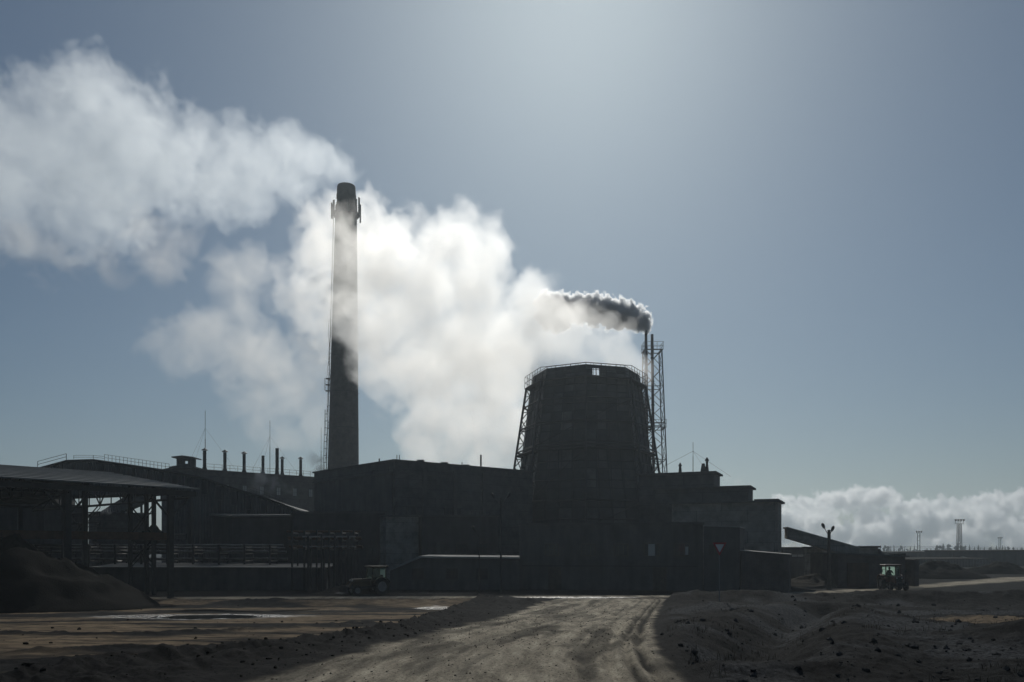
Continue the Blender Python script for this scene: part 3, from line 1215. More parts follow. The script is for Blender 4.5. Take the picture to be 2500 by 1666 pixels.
# roof vents, each a thing of its own
def vent(px, ytop, Y, zb, r, label, cap=True, mat_='steel', group='vent pipes along the works hall roof'):
    x = px2x(px, Y)
    zt = py2z(ytop, Y)
    root = thing('roof_vent', label, 'vent', (x, Y, zb), group)
    mb = MB()
    mb.tube((x, Y, zb), (x, Y, zt - (.35 if cap else 0)), r, 12)
    mb.lathe(Vector((x, Y, 0)), [(r * 1.9, zb), (r * 1.6, zb + .5), (r, zb + 1.1), (r, zb + 1.2)], 12)
    for f in (.3, .55, .8):
        z = zb + (zt - zb) * f
        mb.lathe(Vector((x, Y, 0)), [(r, z - .05), (r * 1.18, z - .05), (r * 1.18, z + .05), (r, z + .05)], 12)
    mb.build('pipe', M[mat_], root, False)
    if cap:
        mb = MB()
        mb.lathe(Vector((x, Y, 0)), [(r * 2.0, zt - .22), (r * 1.9, zt - .16), (.03, zt + .22)], 12)
        for k in range(4):
            a = k * math.pi / 2
            mb.beam((x + r * math.cos(a), Y + r * math.sin(a), zt - .45), (x + r * math.cos(a), Y + r * math.sin(a), zt - .15), .05)
        mb.build('rain_cap', M[mat_], root)


for px, yt, r, lab, cap in ((499.5, 1097, .30, 'capped vent pipe just right of the roof hut, in front of the tall mast', True),
                            (549, 1101, .29, 'capped vent pipe, second from the roof hut', True),
                            (596, 1105, .28, 'capped vent pipe, third from the roof hut', True),
                            (642, 1113, .26, 'short uncapped vent pipe rising behind the white steam', False),
                            (676.5, 1095, .30, 'tallest plain uncapped vent pipe on the works hall', False),
                            (689, 1117, .25, 'thin capped vent pipe close beside the tallest one', True),
                            (734, 1118, .25, 'capped vent pipe nearest the big chimney', True)):
    k = (px - 413) / (785 - 413)
    Y = 150 + 22 * k + 5
    vent(px, yt, Y, zl + .2, r * Y / 150, lab, cap)


def mast(px, yt, Y, zb, label, guys=True, r=.07):
    x = px2x(px, Y)
    zt = py2z(yt, Y)
    root = thing('aerial_mast', label, 'mast', (x, Y, zb), 'thin aerial masts above the roofs')
    mb = MB()
    mb.tube((x, Y, zb), (x, Y, zb + (zt - zb) * .55), r, 6)
    mb.tube((x, Y, zb + (zt - zb) * .55), (x, Y, zt), r * .6, 6)
    mb.build('pole', M['steel'], root)
    if guys:
        mb = MB()
        for a in (30, 150, 270):
            d = Vector((math.cos(R(a)), math.sin(R(a)), 0))
            mb.tube((x, Y, zb + (zt - zb) * .72), Vector((x, Y, zb)) + d * 6.5, .014, 4)
        mb.build('guy_wire', M['steel'], root)


mast(501, 1003, 162, zl + .2, 'tall guyed aerial mast behind the vent nearest the roof hut')
mast(659, 1027, 170, zl + .2, 'slender aerial mast left of the tallest vent pipe', True, .06)
mast(784, 1045, 175, zl + .2, 'faint aerial mast close to the left flank of the chimney', False, .06)

# storage hall with a broken-line roof, far left
Y = 100.0
prof = [(-160, 1200), (-60, 1180), (92, 1142), (162, 1123), (228, 1121), (413, 1148), (502, 1166), (560, 1187), (640, 1211), (690, 1229), (765, 1262)]
sh_ = thing('storage_hall', 'big storage hall with long sloping roof and handrail along its edge, left', 'building', (px2x(300, Y), Y, G0))
mb = MB()
mb.prism([Vector((px2x(412, Y), Y, G0)), Vector((px2x(765, Y), Y, G0))] + [pt(a, b_ + 6, Y) for a, b_ in prof[::-1] if a > 412], (-3, 38, 0))
mb.prism([pt(-160, 1222, Y), pt(411.5, 1203, Y)] + [pt(a, b_ + 6, Y) for a, b_ in ((411.5, 1147.8),) + tuple(prof[4::-1])], (-.4, 5, 0))
mb.build('wall', M['corr_wall'], sh_)
mb = MB()
for (a, b_), (c, d) in zip(prof[:-1], prof[1:]):
    p, q = pt(a, b_, Y - .35), pt(c, d, Y - .35)
    mb.prism([p, q, q + Vector((0, 0, -.16)), p + Vector((0, 0, -.16))], (-6, 38.7, 0) if a > 412 else (-.5, 5.8, 0))
mb.build('roof', M['felt'], sh_)
for k in range(22):
    mb = MB()
    px = -40 + 36 * k
    yt = np.interp(px, [p[0] for p in prof], [p[1] for p in prof])
    z1_ = py2z(yt + 8, Y)
    zc = max(G0 + .5, z1_ - 1.6) if px > 412 else max(py2z(1203, Y), z1_ - 1.6)
    mb.box((px2x(px, Y), Y - .14, (z1_ + zc) / 2 - .1), (.55, .26, z1_ - zc))
    if k % 2 == 0 and px > 412:
        mb.box((px2x(px, Y), Y - .1, (zc + G0) / 2 - .1), (.3, .18, zc - G0 - .2))
    mb.build('pilaster', M['plaster_dark'], sh_)
for rl in (([pt(92, 1142, Y - .3), pt(162, 1123, Y - .3)], .75, 1.9, .05), ([pt(a, b_, Y + 1) for a, b_ in ((180, 1121), (228, 1121), (255, 1124))], .45, 1.8, .035),
           ([pt(255, 1125, Y - .3), pt(413, 1148, Y - .3)], .75, .46, .035), ([pt(610, 1201, Y - .3), pt(690, 1229, Y - .3)], .6, .42, .03)):
    mb = MB()
    railing_line(rl[0], rl[1], rl[2], mb, rl[3])
    mb.build('railing', M['steel'], sh_)

# open shed on the left
E0 = Vector((px2x(479, 69), 69, 0))
ez = py2z(1195, 69)
rzd = py2z(1152, E0.y + .652 * 17.4)
sd = thing('open_shed', 'open sided steel crane shed with corrugated gable roof, far left', 'shed', E0 + Vector((0, 0, G0)))
SP = lambda s, wv, z: E0 + shed_d * s + shed_n * wv + Vector((0, 0, z))
LEN = 44.0
mb = MB()
NR = 10
for half in (0, 1):
    for k in range(NR):
        w0 = -.6 + 18.0 * k / NR
        w1 = -.6 + 18.0 * (k + 1) / NR
        h0, h1 = ez + (rzd - ez) * (w0 + .6) / 18, ez + (rzd - ez) * (w1 + .6) / 18
        if half:
            w0, w1 = 34.8 - w0, 34.8 - w1
        mb.prism([SP(0, w0, h0 + .06), SP(0, w1, h1 - .02), SP(0, w1, h1 - .10), SP(0, w0, h0 - .04)], shed_d * LEN)
mb.build('roof', M['corr_roof'], sd)
mb = MB()
mb.box(SP(LEN / 2, 0, ez - .42), (LEN, .12, .42), math.atan2(shed_d.y, shed_d.x))
for wv in (0.35, 8.7, 26, 34.7):
    zz = ez + (rzd - ez) * (1 - abs(wv - 17.4) / 17.4)
    for s in (0,):
        mb.beam(SP(.3, wv, zz - .35), SP(LEN, wv, zz - .35), .22)
mb.build('fascia', M['steel'], sd)
frames = [2.0 + 8.0 * k for k in range(5)]
for s in frames:
    for wv in (0.5, 17.4, 34.5):
        zz = ez + (rzd - ez) * (1 - abs(wv - 17.4) / 17.4) - .4
        mb = MB()
        mb.box(SP(s, wv, (zz + G0) / 2), (.42, .42, zz - G0), math.atan2(shed_d.y, shed_d.x))
        for k in (-1, 1):
            if 0 <= s + k * 1.6 <= LEN and wv == .5:
                mb.beam(SP(s, wv, zz - 2.2), SP(s + k * 1.6, wv, zz - .4), .14)
        mb.build('post', M['steel'], sd)
for wv, s in ((6.3, .6), (7.7, .6), (10.9, .6), (26.3, .6)):
    zz = ez + (rzd - ez) * (1 - abs(wv - 17.4) / 17.4) - .4
    mb = MB()
    mb.box(SP(s, wv, (zz + G0) / 2), (.3, .3, zz - G0), math.atan2(shed_d.y, shed_d.x))
    mb.build('post', M['steel'], sd)
for s in [.6] + frames[1:4]:
    mb = MB()
    lo = ez - .75
    npan = 14
    prev = None
    for k in range(npan + 1):
        wv = 34.8 * k / npan
        zz = ez + (rzd - ez) * (1 - abs(wv - 17.4) / 17.4) - .45
        if prev is not None:
            mb.beam(SP(s, prev[0], prev[1]), SP(s, wv, zz), .16)
            mb.beam(SP(s, prev[0], lo), SP(s, wv, lo), .16)
            a, b_ = (prev[1], lo) if k % 2 else (lo, zz)
            mb.beam(SP(s, prev[0], a), SP(s, wv, b_), .10)
            mb.beam(SP(s, wv, lo), SP(s, wv, zz), .08)
        prev = (wv, zz)
    mb.build('roof_truss', M['steel'], sd)
for (w0, z0_), (w1, z1_) in (((6.3, 6.6), (10.9, 3.9)), ((6.3, 3.9), (10.9, 6.6)), ((6.3, 3.6), (10.9, 1.2)), ((6.3, 1.2), (10.9, 3.6)), ((6.3, 3.75), (10.9, 3.75)), ((17.4, 7.0), (26.3, 3.0)), ((17.4, 3.0), (26.3, 7.0)),
                             ((.5, 3.8), (6.3, 3.8)), ((17.4, 6.2), (26.3, 6.2)), ((17.4, 5.2), (26.3, 5.2))):
    mb = MB()
    mb.beam(SP(.6, w0, z0_), SP(.6, w1, z1_), .11)
    mb.beam(SP(.6, w0, z0_), SP(.6, w0, z0_ - .4), .07)
    mb.beam(SP(.6, w0, z0_ - .4), SP(.6, w1, z1_ - .4), .07)
    mb.build('cross_brace', M['steel'], sd)
for wv, s1 in ((.5, LEN), (34.5, LEN)):
    mb = MB()
    mb.box(SP(s1 / 2 + 1, wv + (.35 if wv < 1 else -.35), 3.62), (s1 - 2, .3, .62), math.atan2(shed_d.y, shed_d.x))
    mb.build('crane_beam', M['rust'], sd)


def heap(name, label, c, rx, ry, h, rz, mat_, seed, cat='heap', pw=1.15):
    mb = MB()
    nu, nv = 64, 40
    vs = []
    cs, sn = math.cos(rz), math.sin(rz)
    for i in range(nv + 1):
        r = i / nv
        for j in range(nu):
            a = 2 * math.pi * j / nu
            x, yv = r * math.cos(a) * rx, r * math.sin(a) * ry
            X, Yv = c[0] + x * cs - yv * sn, c[1] + x * sn + yv * cs
            nzv = float(fbm(np.array([X * .5]), np.array([Yv * .5]), seed, 5)[0])
            z = h * max(0, 1 - r ** pw) * (1 + .9 * nzv) + .45 * nzv * min(1, (1 - r) * 5) - (.3 if i == nv else 0)
            vs.append(Vector((X, Yv, c[2] + z)))
    fs = [(i * nu + j, i * nu + (j + 1) % nu, (i + 1) * nu + (j + 1) % nu, (i + 1) * nu + j) for i in range(nv) for j in range(nu)]
    mb.add(vs, [f[::-1] for f in fs])
    return single(mb, name, mat_, label, cat, smooth=True)


heap('spoil_heap', 'shade-darkened spoil heap in front of the open shed, far left', (px2x(-30, 56), 56, G0), 11.5, 8, 4.9, 0, M['coal'], 101, pw=1.35)
heap('spoil_heap', 'dark heap of earth right of the brick garage', (px2x(2300, 118), 118, G0), 6.6, 5, 2.3, 0, M['coal'], 112, pw=1.5)
heap('spoil_heap', 'low dark heap of earth far right in front of the long sheds', (px2x(2440, 138), 138, G0), 7, 4, 1.7, 0, M['coal'], 123, pw=1.5)
heap('spoil_heap', 'brownish rubble mound between the garage and the stepped plant building', (px2x(1975, 92), 92, G0), 4.4, 3, 1.2, 0, M['dirt'], 131, pw=1.3)
heap('spoil_heap', 'small mound of rubble in front of the low dull roofed shed', (px2x(850, 74), 75, G0), 3.6, 1.6, .9, R(8), M['dirt'], 141, pw=1.3)
heap('spoil_heap', 'small dark mound seen through the end of the open shed', (px2x(372, 118), 118, 2.2), 4, 4, 3.4, 0, M['coal'], 151, pw=1.2)

# buildings and conveyor seen through the shed
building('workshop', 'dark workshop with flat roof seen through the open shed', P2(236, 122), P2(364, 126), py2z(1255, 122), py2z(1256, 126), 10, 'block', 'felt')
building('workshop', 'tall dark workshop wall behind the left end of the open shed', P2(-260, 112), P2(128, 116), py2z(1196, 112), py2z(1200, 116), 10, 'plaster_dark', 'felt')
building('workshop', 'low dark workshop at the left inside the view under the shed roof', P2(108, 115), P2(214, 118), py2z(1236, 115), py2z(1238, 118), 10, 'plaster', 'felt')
cv = thing('conveyor_gallery', 'sloping conveyor gallery behind the open shed', 'conveyor', pt(260, 1345, 140))
mb = MB()
p = [pt(225, 1262, 140), pt(300, 1215, 140), pt(400, 1165, 140), pt(400, 1190, 140), pt(330, 1235, 140), pt(240, 1272, 140)]
mb.prism(p, (-1, 4, 0))
mb.build('housing', M['corr_wall'], cv)
mb = MB()
for px, yt in ((306, 1240), (322, 1232), (345, 1225)):
    mb.beam(pt(px, yt, 141), pt(px + 3, 1343 + 50, 141), .3)
for a, b_ in (((286, 1262), (306, 1240)), ((306, 1262), (322, 1232))):
    mb.beam(pt(*a, 141), pt(*b_, 141), .15)
mb.build('trestle', M['steel'], cv)

# central plant: low wing, tall block
K = pt(958, 1155, 105)
zW = py2z(1156, 105)
wing, WA, WU, WN = building('plant_wing', 'long low wing with plain walls left of the tall plant block', P2(767, 121), P2(957, 105), zW, zW, 14, 'plaster', 'felt', .25,
                            [(4 + 4.5 * k, 3.5, 1.6, 1.6) for k in range(4)])
zT = py2z(1126, 105)
blk, BA, BU, BN = building('plant_block', 'tall flat roofed plant block between the chimney and the cooling tower', P2(963, 105), P2(1300, 120.5), zT, zT, 22, 'block', 'felt', .2,
                           [(s, z, 1.5, 2.0) for s, z in ((2.6, 7.2), (8.6, 7.2), (9.8, 7.2), (13.2, 6.9), (14.9, 6.9), (6.0, 3.0), (12.0, 3.0))])
for s in (4.6, 9.6, 14.6):
    MB().box(BA + BU * s - BN * .05 + Vector((0, 0, (zT + G0) / 2 - .3)), (.5, .3, zT - G0 - .8), math.atan2(BU.y, BU.x)).build('pilaster', M['plaster'], blk)
mb = MB()
c = pt(948, 1137, 106)
for dx in (0, .55):
    mb.beam(c + Vector((dx, 0, -1.2)), c + Vector((dx, 0, 0)), .06)
mb.beam(c, c + Vector((.9, 0, 0)), .05)
mb.beam(c + Vector((0, 0, -.5)), c + Vector((.9, 0, -.5)), .05)
mb.build('railing', M['steel'], blk)
for px, wd, yt, Yv, lab in ((1024, 17, 1121, 110, 'nearest box vent on the tall plant block'), (1083, 17, 1127, 112, 'middle box vent on the tall plant block'), (1137, 16, 1133, 114.5, 'box vent of the tall plant block with a tiny pipe beside it')):
    c = Vector((px2x(px, Yv), Yv + 1.5, zT + .2))
    rv = thing('box_vent', lab, 'vent', c, 'box vents on the tall plant block')
    wm_, hh = wd / F * Yv, py2z(yt, Yv) - zT - .2
    MB().box(c + Vector((0, 0, hh * .4)), (wm_ * .8, 1.0, hh * .8)).build('casing', M['steel'], rv)
    MB().box(c + Vector((0, 0, hh * .9 + .01)), (wm_, 1.3, hh * .2)).build('cover', M['galv'], rv)
for px, yt, Yv, zb, r, lab in ((969, 1111, 108, zT, .05, 'thin rod at the left corner of the tall plant block'), (975, 1111, 108.5, zT, .05, 'thin rod second from the left corner of the tall plant block'),
                               (926, 1120, 108.5, zW, .09, 'upright pipe on the low wing left of the tall plant block'), (1174, 1111, 117, zT, .13, 'plain pipe on the tall plant block near the cooling tower'),
                               (803, 1165, 120, zW, .3, 'stubby pipe end on the low wing in front of the chimney'), (1128, 1129, 114, zT, .06, 'tiny steaming pipe beside the last box vent')):
    x = px2x(px, Yv)
    mb = MB()
    mb.tube((x, Yv, zb + .15), (x, Yv, py2z(yt, Yv)), r, 8)
    mb.lathe(Vector((x, Yv, 0)), [(r * 1.8, zb + .15), (r * 1.8, zb + .35), (r, zb + .36)], 8)
    single(mb, 'roof_pipe', M['steel'], lab, 'pipe', 'pipes standing on the plant roofs')
for k in range(2):
    a = pt(914 + 8 * k, 1157, 108)
    single(MB().path([a + Vector((.35 * math.cos(t_), 0, .45 * math.sin(t_))) for t_ in np.linspace(math.pi, 0, 9)], .05, 6), 'bent_pipe', M['steel'], ('left', 'right')[k] + ' one of two small hooped pipes on the low wing roof', 'pipe', 'hooped pipes on the low wing roof')

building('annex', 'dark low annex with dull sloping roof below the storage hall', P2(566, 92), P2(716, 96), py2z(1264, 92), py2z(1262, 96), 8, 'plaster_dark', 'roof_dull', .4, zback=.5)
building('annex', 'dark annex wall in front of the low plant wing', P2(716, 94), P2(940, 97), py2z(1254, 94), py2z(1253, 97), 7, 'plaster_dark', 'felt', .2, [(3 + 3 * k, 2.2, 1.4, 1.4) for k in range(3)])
building('annex', 'paler annex block below the tall plant block', P2(942, 95), P2(1022, 97), py2z(1262, 95), py2z(1262, 97), 7, 'flare_pale_block', 'felt', .2)
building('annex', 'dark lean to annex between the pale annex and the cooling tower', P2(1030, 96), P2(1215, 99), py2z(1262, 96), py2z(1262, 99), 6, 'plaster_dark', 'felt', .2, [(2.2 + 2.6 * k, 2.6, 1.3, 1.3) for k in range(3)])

# low white-roofed shed at the left of the crossing road
building('long_shed', 'long low shed with dull sloping roof behind the crossing road', P2(230, 80), P2(795, 82), py2z(1387, 80), py2z(1388, 82), 7, 'plaster', 'roof_dull', .35, zback=.3, thick=.1)
# house-shaped store with white roof edge
Yh = 82.0
hs = thing('store_building', 'low store with a hipped end and white roof edge, left of the cooling tower', 'building', (px2x(1100, Yh), Yh, G0))
mb = MB()
mb.prism([Vector((px2x(952, Yh), Yh, G0)), Vector((px2x(1268, Yh), Yh, G0)), pt(1268, 1365, Yh), pt(1026, 1363, Yh), pt(952, 1394, Yh)], (0, 9, 0))
mb.build('wall', M['plaster'], hs)
mb = MB()
mb.prism([pt(1024, 1358, Yh - .3), pt(1270, 1361, Yh - .3), pt(1270, 1364.5, Yh - .3), pt(1026, 1362, Yh - .3)], (0, 9.6, .1))
mb.prism([pt(950, 1391, Yh - .3), pt(1023.6, 1358, Yh - .3), pt(1025.6, 1362, Yh - .3), pt(950, 1394.6, Yh - .3)], (0, 9.6, .1))
mb.build('roof', M['roof_pale'], hs)
A_, B_, u_, n_ = wall_frame((px2x(952, Yh), Yh), (px2x(1268, Yh), Yh))
for s in (2.8, 6.2, 9.2):
    window(hs, A_, u_, n_, s, .1, 1.2, 1.1)

# works office in front of the cooling tower
of, OA, OU, ON = building('works_office', 'two storey works office with windows under the cooling tower', P2(1268, 83), P2(1716, 80), py2z(1283, 83), py2z(1281, 80), 5.2, 'plaster', 'felt', .15)
for px, wd, pane in ((1520, 36, 'glass'), (1594, 38, 'glass'), (1666, 38, 'glass'), (1440, 36, 'glass'), (1350, 36, 'glass')):
    s = (px - 1268) / (1716 - 1268) * ((px2x(1716, 80) - px2x(1268, 83)) ** 2 + 9) ** .5
    window(of, OA, OU, ON, s, 2.5, wd / F * 80, 1.25, (2, 0), pane, 'wood')
for px, wd, z, h in ((1594, 16, 2.5, 1.15), (1678, 7, 2.42, .8)):
    s = (px - 1268) / (1716 - 1268) * ((px2x(1716, 80) - px2x(1268, 83)) ** 2 + 9) ** .5
    c = OA + OU * s - ON * .075 + Vector((0, 0, z))
    MB().box(c, (wd / F * 80, .03, h), math.atan2(OU.y, OU.x)).build('pale_strip', M['pale_pane'], of)  # paler strip laid over part of the window
MB().box(OA + OU * 9 - ON * .05 + Vector((0, 0, .9)), (17.4, .1, .14), math.atan2(OU.y, OU.x)).build('string_course', M['plaster_dark'], of)
for s in (3.6, 14.0):
    d_ = MB().box(OA + OU * s - ON * .04 + Vector((0, 0, G0 + 1.15)), (1.3, .1, 2.3), math.atan2(OU.y, OU.x)).build('door', M['wood'], of)
    MB().box(OA + OU * (s + .45) - ON * .12 + Vector((0, 0, G0 + 1.1)), (.06, .08, .22), math.atan2(OU.y, OU.x)).build('handle', M['steel'], d_)
building('stair_annex', 'small annex with pale roof edge right of the works office', P2(1718, 79.5), P2(1806, 78.3), py2z(1285, 79.5), py2z(1288, 78.3), 5, 'plaster', 'roof_pale', .08, [(.75, 2.5, .5, 1.0)], thick=.07)
building('low_garage', 'low brick garage with pale roof edge at the right of the works office', P2(1809, 78), P2(1926, 76.5), py2z(1345, 78), py2z(1355, 76.5), 6.5, 'brick', 'roof_pale', .1, thick=.06)

# stepped plant building on the right
D1 = Vector((.92, -.39, 0)).normalized()
for nm, lab, cpx, cpy, cY, lpx, dep, wins in (
        ('stepped_plant', 'highest block of the stepped plant, with pipes on its roof', 1742, 1155, 100, 1560, 5.0, [(3, 9.6, .9, 1.0), (6, 9.6, .9, 1.0)]),
        ('stepped_plant', 'middle block of the stepped plant right of the cooling tower', 1826, 1190, 95, 1600, 4.8, [(9.5, 7.6, .5, 1.3), (12.5, 7.6, .5, 1.3)]),
        ('stepped_plant', 'lowest and rightmost block of the stepped plant, joined by the conveyor', 1899, 1226, 90, 1640, 4.6, [])):
    c = Vector((px2x(cpx, cY), cY, 0))
    k = (lpx - CX) / F
    s = (c.x - k * cY) / (D1.x - k * D1.y)
    a = c - D1 * s
    zz = py2z(cpy, cY)
    building(nm, lab, a, c, zz, zz, dep, 'flare_pale_block' if 'lowest' in lab else 'block', 'felt', .35, wins, thick=.2)  # lowest block takes the colour brightened for the flare
for px, yt, Yv, r, lab in ((1660.5, 1134, 103, .12, 'capped pipe on the left of the highest stepped block'), (1717, 1142, 102, .2, 'short thick pipe on the highest stepped block'), (1726, 1121, 102, .14, 'tallest pipe on the highest stepped block')):
    vent(px, yt, Yv, py2z(1155, 100) + .15, r, lab, r < .2, 'steel', 'pipes on the stepped plant roof')
mast(1692, 1080, 103.5, py2z(1155, 100) + .15, 'thin aerial mast between the pipes of the stepped plant', True, .045)
mb = MB()
c = pt(1850, 1222, 91.5)
mb.box(pt(1882, 1224, 91) + Vector((0, 1.2, .18)), (2.6, 3.0, .12), -.4)
single(mb, 'roof_slab', M['concrete'], 'thin slab lying on the roof of the lowest stepped block', 'slab')

# conveyor from the stepped plant
Yc = 93.0
cvr = thing('conveyor_gallery', 'sloping conveyor gallery running down right from the stepped plant', 'conveyor', pt(2010, 1410, Yc))
mb = MB()
mb.prism([pt(1924, 1289, Yc), pt(2098, 1338, Yc), pt(2098, 1360, Yc), pt(2012, 1340, Yc), pt(1924, 1314, Yc)], (.4, 2.4, 0))
mb.build('housing', M['flare_pale_block'], cvr)
mb = MB()
mb.prism([pt(1922, 1286.5, Yc - .15), pt(2100, 1336.5, Yc - .15), pt(2100, 1339, Yc - .15), pt(1922, 1289.5, Yc - .15)], (.4, 2.7, 0))
mb.build('roof', M['roof_pale'], cvr)
mb = MB()
for px in (2035, 2080):
    mb.beam(Vector((px2x(px, Yc), Yc + 1, G0)), pt(px, 1352, Yc + 1), .3)
mb.build('trestle', M['steel'], cvr)
building('loading_house', 'low flat roofed loading house at the foot of the conveyor', P2(2006, 100), P2(2144, 100), py2z(1339, 100), py2z(1337.5, 100), 6, 'flare_pale_block', 'felt', .25)
mb = MB()
mb.prism([pt(2147, 1340, 100), pt(2166, 1360, 100), pt(2166, 1425, 100), pt(2147, 1425, 100)], (0, 6, 0))
single(mb, 'loading_ramp', M['plaster'], 'sloping end wall of the loading house', 'wall')
building('yard_store', 'long low store behind the conveyor with a pale strip window', P2(1915, 112), P2(2020, 112), py2z(1340, 112), py2z(1340, 112), 8, 'dirt' if False else 'plaster', 'felt', .2, [(2.6, py2z(1357, 112), 3.4, .5, {'pane': 'pale_pane', 'bars': (3, 0)})])

# brick garage on the right
Yg = 89.0
ga, GA, GU, GN = building('brick_garage', 'dark brick garage with overhanging roof behind the small tractor with a driver', P2(2046, Yg), P2(2210, Yg + .5), py2z(1353, Yg), py2z(1361, Yg), 7, 'brick', 'felt', .32, thick=.16)
MB().box(pt(2216.5, 1398, Yg + 2.2) + Vector((0, 0, 0)), (.5, 4, 2.9)).build('buttress', M['brick'], ga)
MB().box(pt(2202, 1358, Yg + 2) + Vector((-.5, 0, .12)), (1.3, 1.2, .35)).build('roof_hatch', M['steel'], ga)
MB().box(GA + GU * 2.2 - GN * .05 + Vector((0, 0, G0 + 1.3)), (2.4, .1, 2.6), math.atan2(GU.y, GU.x)).build('door', M['rust'], ga)

# far sheds
for a, b_, Yv, yt, lab, wl in ((2158, 2335, 235, 1350, 'grey low shed right of the loading house, below the wood', 'plaster'), (2325, 2620, 205, 1346.5, 'long low shed at the far right edge', 'plaster_dark'),
                               (2150, 2420, 190, 1367, 'very low long dark shed before the far sheds', 'corr_wall')):
    building('far_shed', lab, P2(a, Yv), P2(b_, Yv), py2z(yt, Yv), py2z(yt - 1.5, Yv), 14, wl, 'dirt', .4, zback=.12, thick=.18)
single(MB().prism([pt(2344, 1359, 203), pt(2372, 1368, 203), pt(2372, 1372, 203), pt(2344, 1372, 203)], (2, 2, 0)), 'lean_to', M['roof_dull'], 'higher pale sloping lean to in front of the far right shed', 'lean-to')
single(MB().prism([pt(2384, 1374, 188), pt(2408, 1379, 188), pt(2408, 1383, 188), pt(2384, 1383, 188)], (1, 2, 0)), 'lean_to', M['roof_dull'], 'lower pale sloping lean to at the very low dark shed, far right', 'lean-to')


# ------------------------------------------------------------------ pipe racks
def pipe_rack(name, label, a, b_, zs, r, mat_, dy, npost):
    a, b_ = Vector((*a, 0)), Vector((*b_, 0))
    root = thing(name, label, 'pipes', (a.x, a.y, G0))
    nrm = Vector((0, 1, 0))
    for k, z in enumerate(zs):
        mb = MB()
        off = nrm * dy * k
        n = 12
        prev = None
        for i in range(n + 1):
            p = a.lerp(b_, i / n) + off + Vector((0, 0, z + .015 * math.sin(i * 2.3 + k)))
            if prev is not None:
                mb.tube(prev, p, r, 10)
            prev = p
        for i in range(1, n):
            p = a.lerp(b_, i / n) + off + Vector((0, 0, z))
            d = (b_ - a).normalized()
            mb.tube(p - d * .07, p + d * .07, r * 1.25, 10)
        mb.build('pipe', M[mat_], root, False)
    for i in range(npost):
        p = a.lerp(b_, (i + .5) / npost)
        mb = MB()
        top = max(zs) + .1
        for k in (-.3, dy * len(zs) + .1):
            mb.beam(p + nrm * k + Vector((0, 0, G0)), p + nrm * k + Vector((0, 0, top)), .16)
        for k, z in enumerate(zs):
            mb.beam(p - nrm * .3 + Vector((0, 0, z - r - .07)), p + nrm * (dy * len(zs) + .1) + Vector((0, 0, z - r - .07)), .12)
        mb.build('trestle', M['steel'], root)


pipe_rack('pipe_rack', 'long run of pale lagged pipes crossing behind the open shed', P2(60, 84), P2(692, 86), [py2z(1332, 84), py2z(1339, 84), py2z(1348, 84), py2z(1366, 84)], .13, 'pipe_lag', .55, 10)
pipe_rack('pipe_rack', 'rust coloured bank of pipes in front of the plant wing', P2(700, 82), P2(880, 82), [py2z(1298, 82), py2z(1313, 82), py2z(1316, 82), py2z(1334, 82), py2z(1337, 82)], .10, 'rust', .35, 6)
pipe_rack('pipe_rack', 'short bright pipes above the rust coloured pipe bank', P2(738, 80), P2(868, 80), [py2z(1311, 80), py2z(1335, 80)], .07, 'galv', .3, 4)


# ------------------------------------------------------------------ lamp posts, sign, masts
def lamp_post(px, ytop, Y, label, heads, r=.09, mat_='steel', group='lamp posts in the yard', arm=.9):
    x = px2x(px, Y)
    zt = py2z(ytop, Y)
    zb = float(height(np.array([x]), np.array([Y]))[0])
    root = thing('lamp_post', label, 'lamp post', (x, Y, zb), group)
    MB().tube((x, Y, zb - .2), (x, Y, zt), r * 1.3, 10, r * .85).build('pole', M[mat_], root)
    for s, dz, *ln in heads:
        mb = MB()
        p, q = Vector((x, Y, zt - .25 - .5 * (dz > 0) * abs(s))), Vector((x + s * arm * (ln[0] if ln else 1), Y - .1, zt - .25 + dz))
        mb.path([p, p.lerp(q, .5) + Vector((0, 0, .06)), q], .035, 6)
        ar = mb.build('arm', M['steel'], root)
        mb = MB()
        d = (q - p).normalized()
        mb.tube(q - d * .05, q + d * .16, .06, 10, .14)
        mb.tube(q + d * .16, q + d * .42, .14, 10, .15)
        mb.tube(q + d * .42, q + d * .56, .15, 10, .05)
        mb.build('lamp_head', M['galv'] if mat_ == 'galv' else M['steel'], root)
    return root


lamp_post(1223, 1216, 76, 'tall two armed lamp post left of the cooling tower', [(-1, .25), (1, .25)], .08, arm=.55)
lamp_post(1170, 1293, 76, 'shorter lamp post standing over the white edged store', [(-1, .1)], .06, arm=.35)
lamp_post(2024, 1294, 82, 'thick wooden lamp post with one raised lamp, left of the brick garage', [(-1, .42), (1, .12, .45)], .17, 'wood', arm=.5)

Ys = 51.0
xs_ = px2x(1757, Ys)
zb = float(height(np.array([xs_]), np.array([Ys]))[0])
sg = thing('yield_sign', 'red bordered white triangular yield sign on a thin post beside the road', 'road sign', (xs_, Ys, zb))
zt_, zbm = py2z(1325, Ys), py2z(1356, Ys)
hwid = 17 / F * Ys


def tri(mb, zt, zb_, hw_, y0, th):
    mb.prism([Vector((xs_ - hw_, y0, zt)), Vector((xs_ + hw_, y0, zt)), Vector((xs_ + .02, y0, zb_)), Vector((xs_ - .02, y0, zb_))][::-1], (0, th, 0))


mb = MB()
tri(mb, zt_, zbm, hwid, Ys, .03)
mb.build('border', M['sign_red'], sg)
mb = MB()
tri(mb, zt_ - .11, zbm + .19, hwid - .16, Ys - .008, .007)
mb.build('face', M['sign_white'], sg)
MB().tube((xs_, Ys + .06, zb - .2), (xs_, Ys + .06, zt_ - .02), .032, 8).build('post', M['galv'], sg)


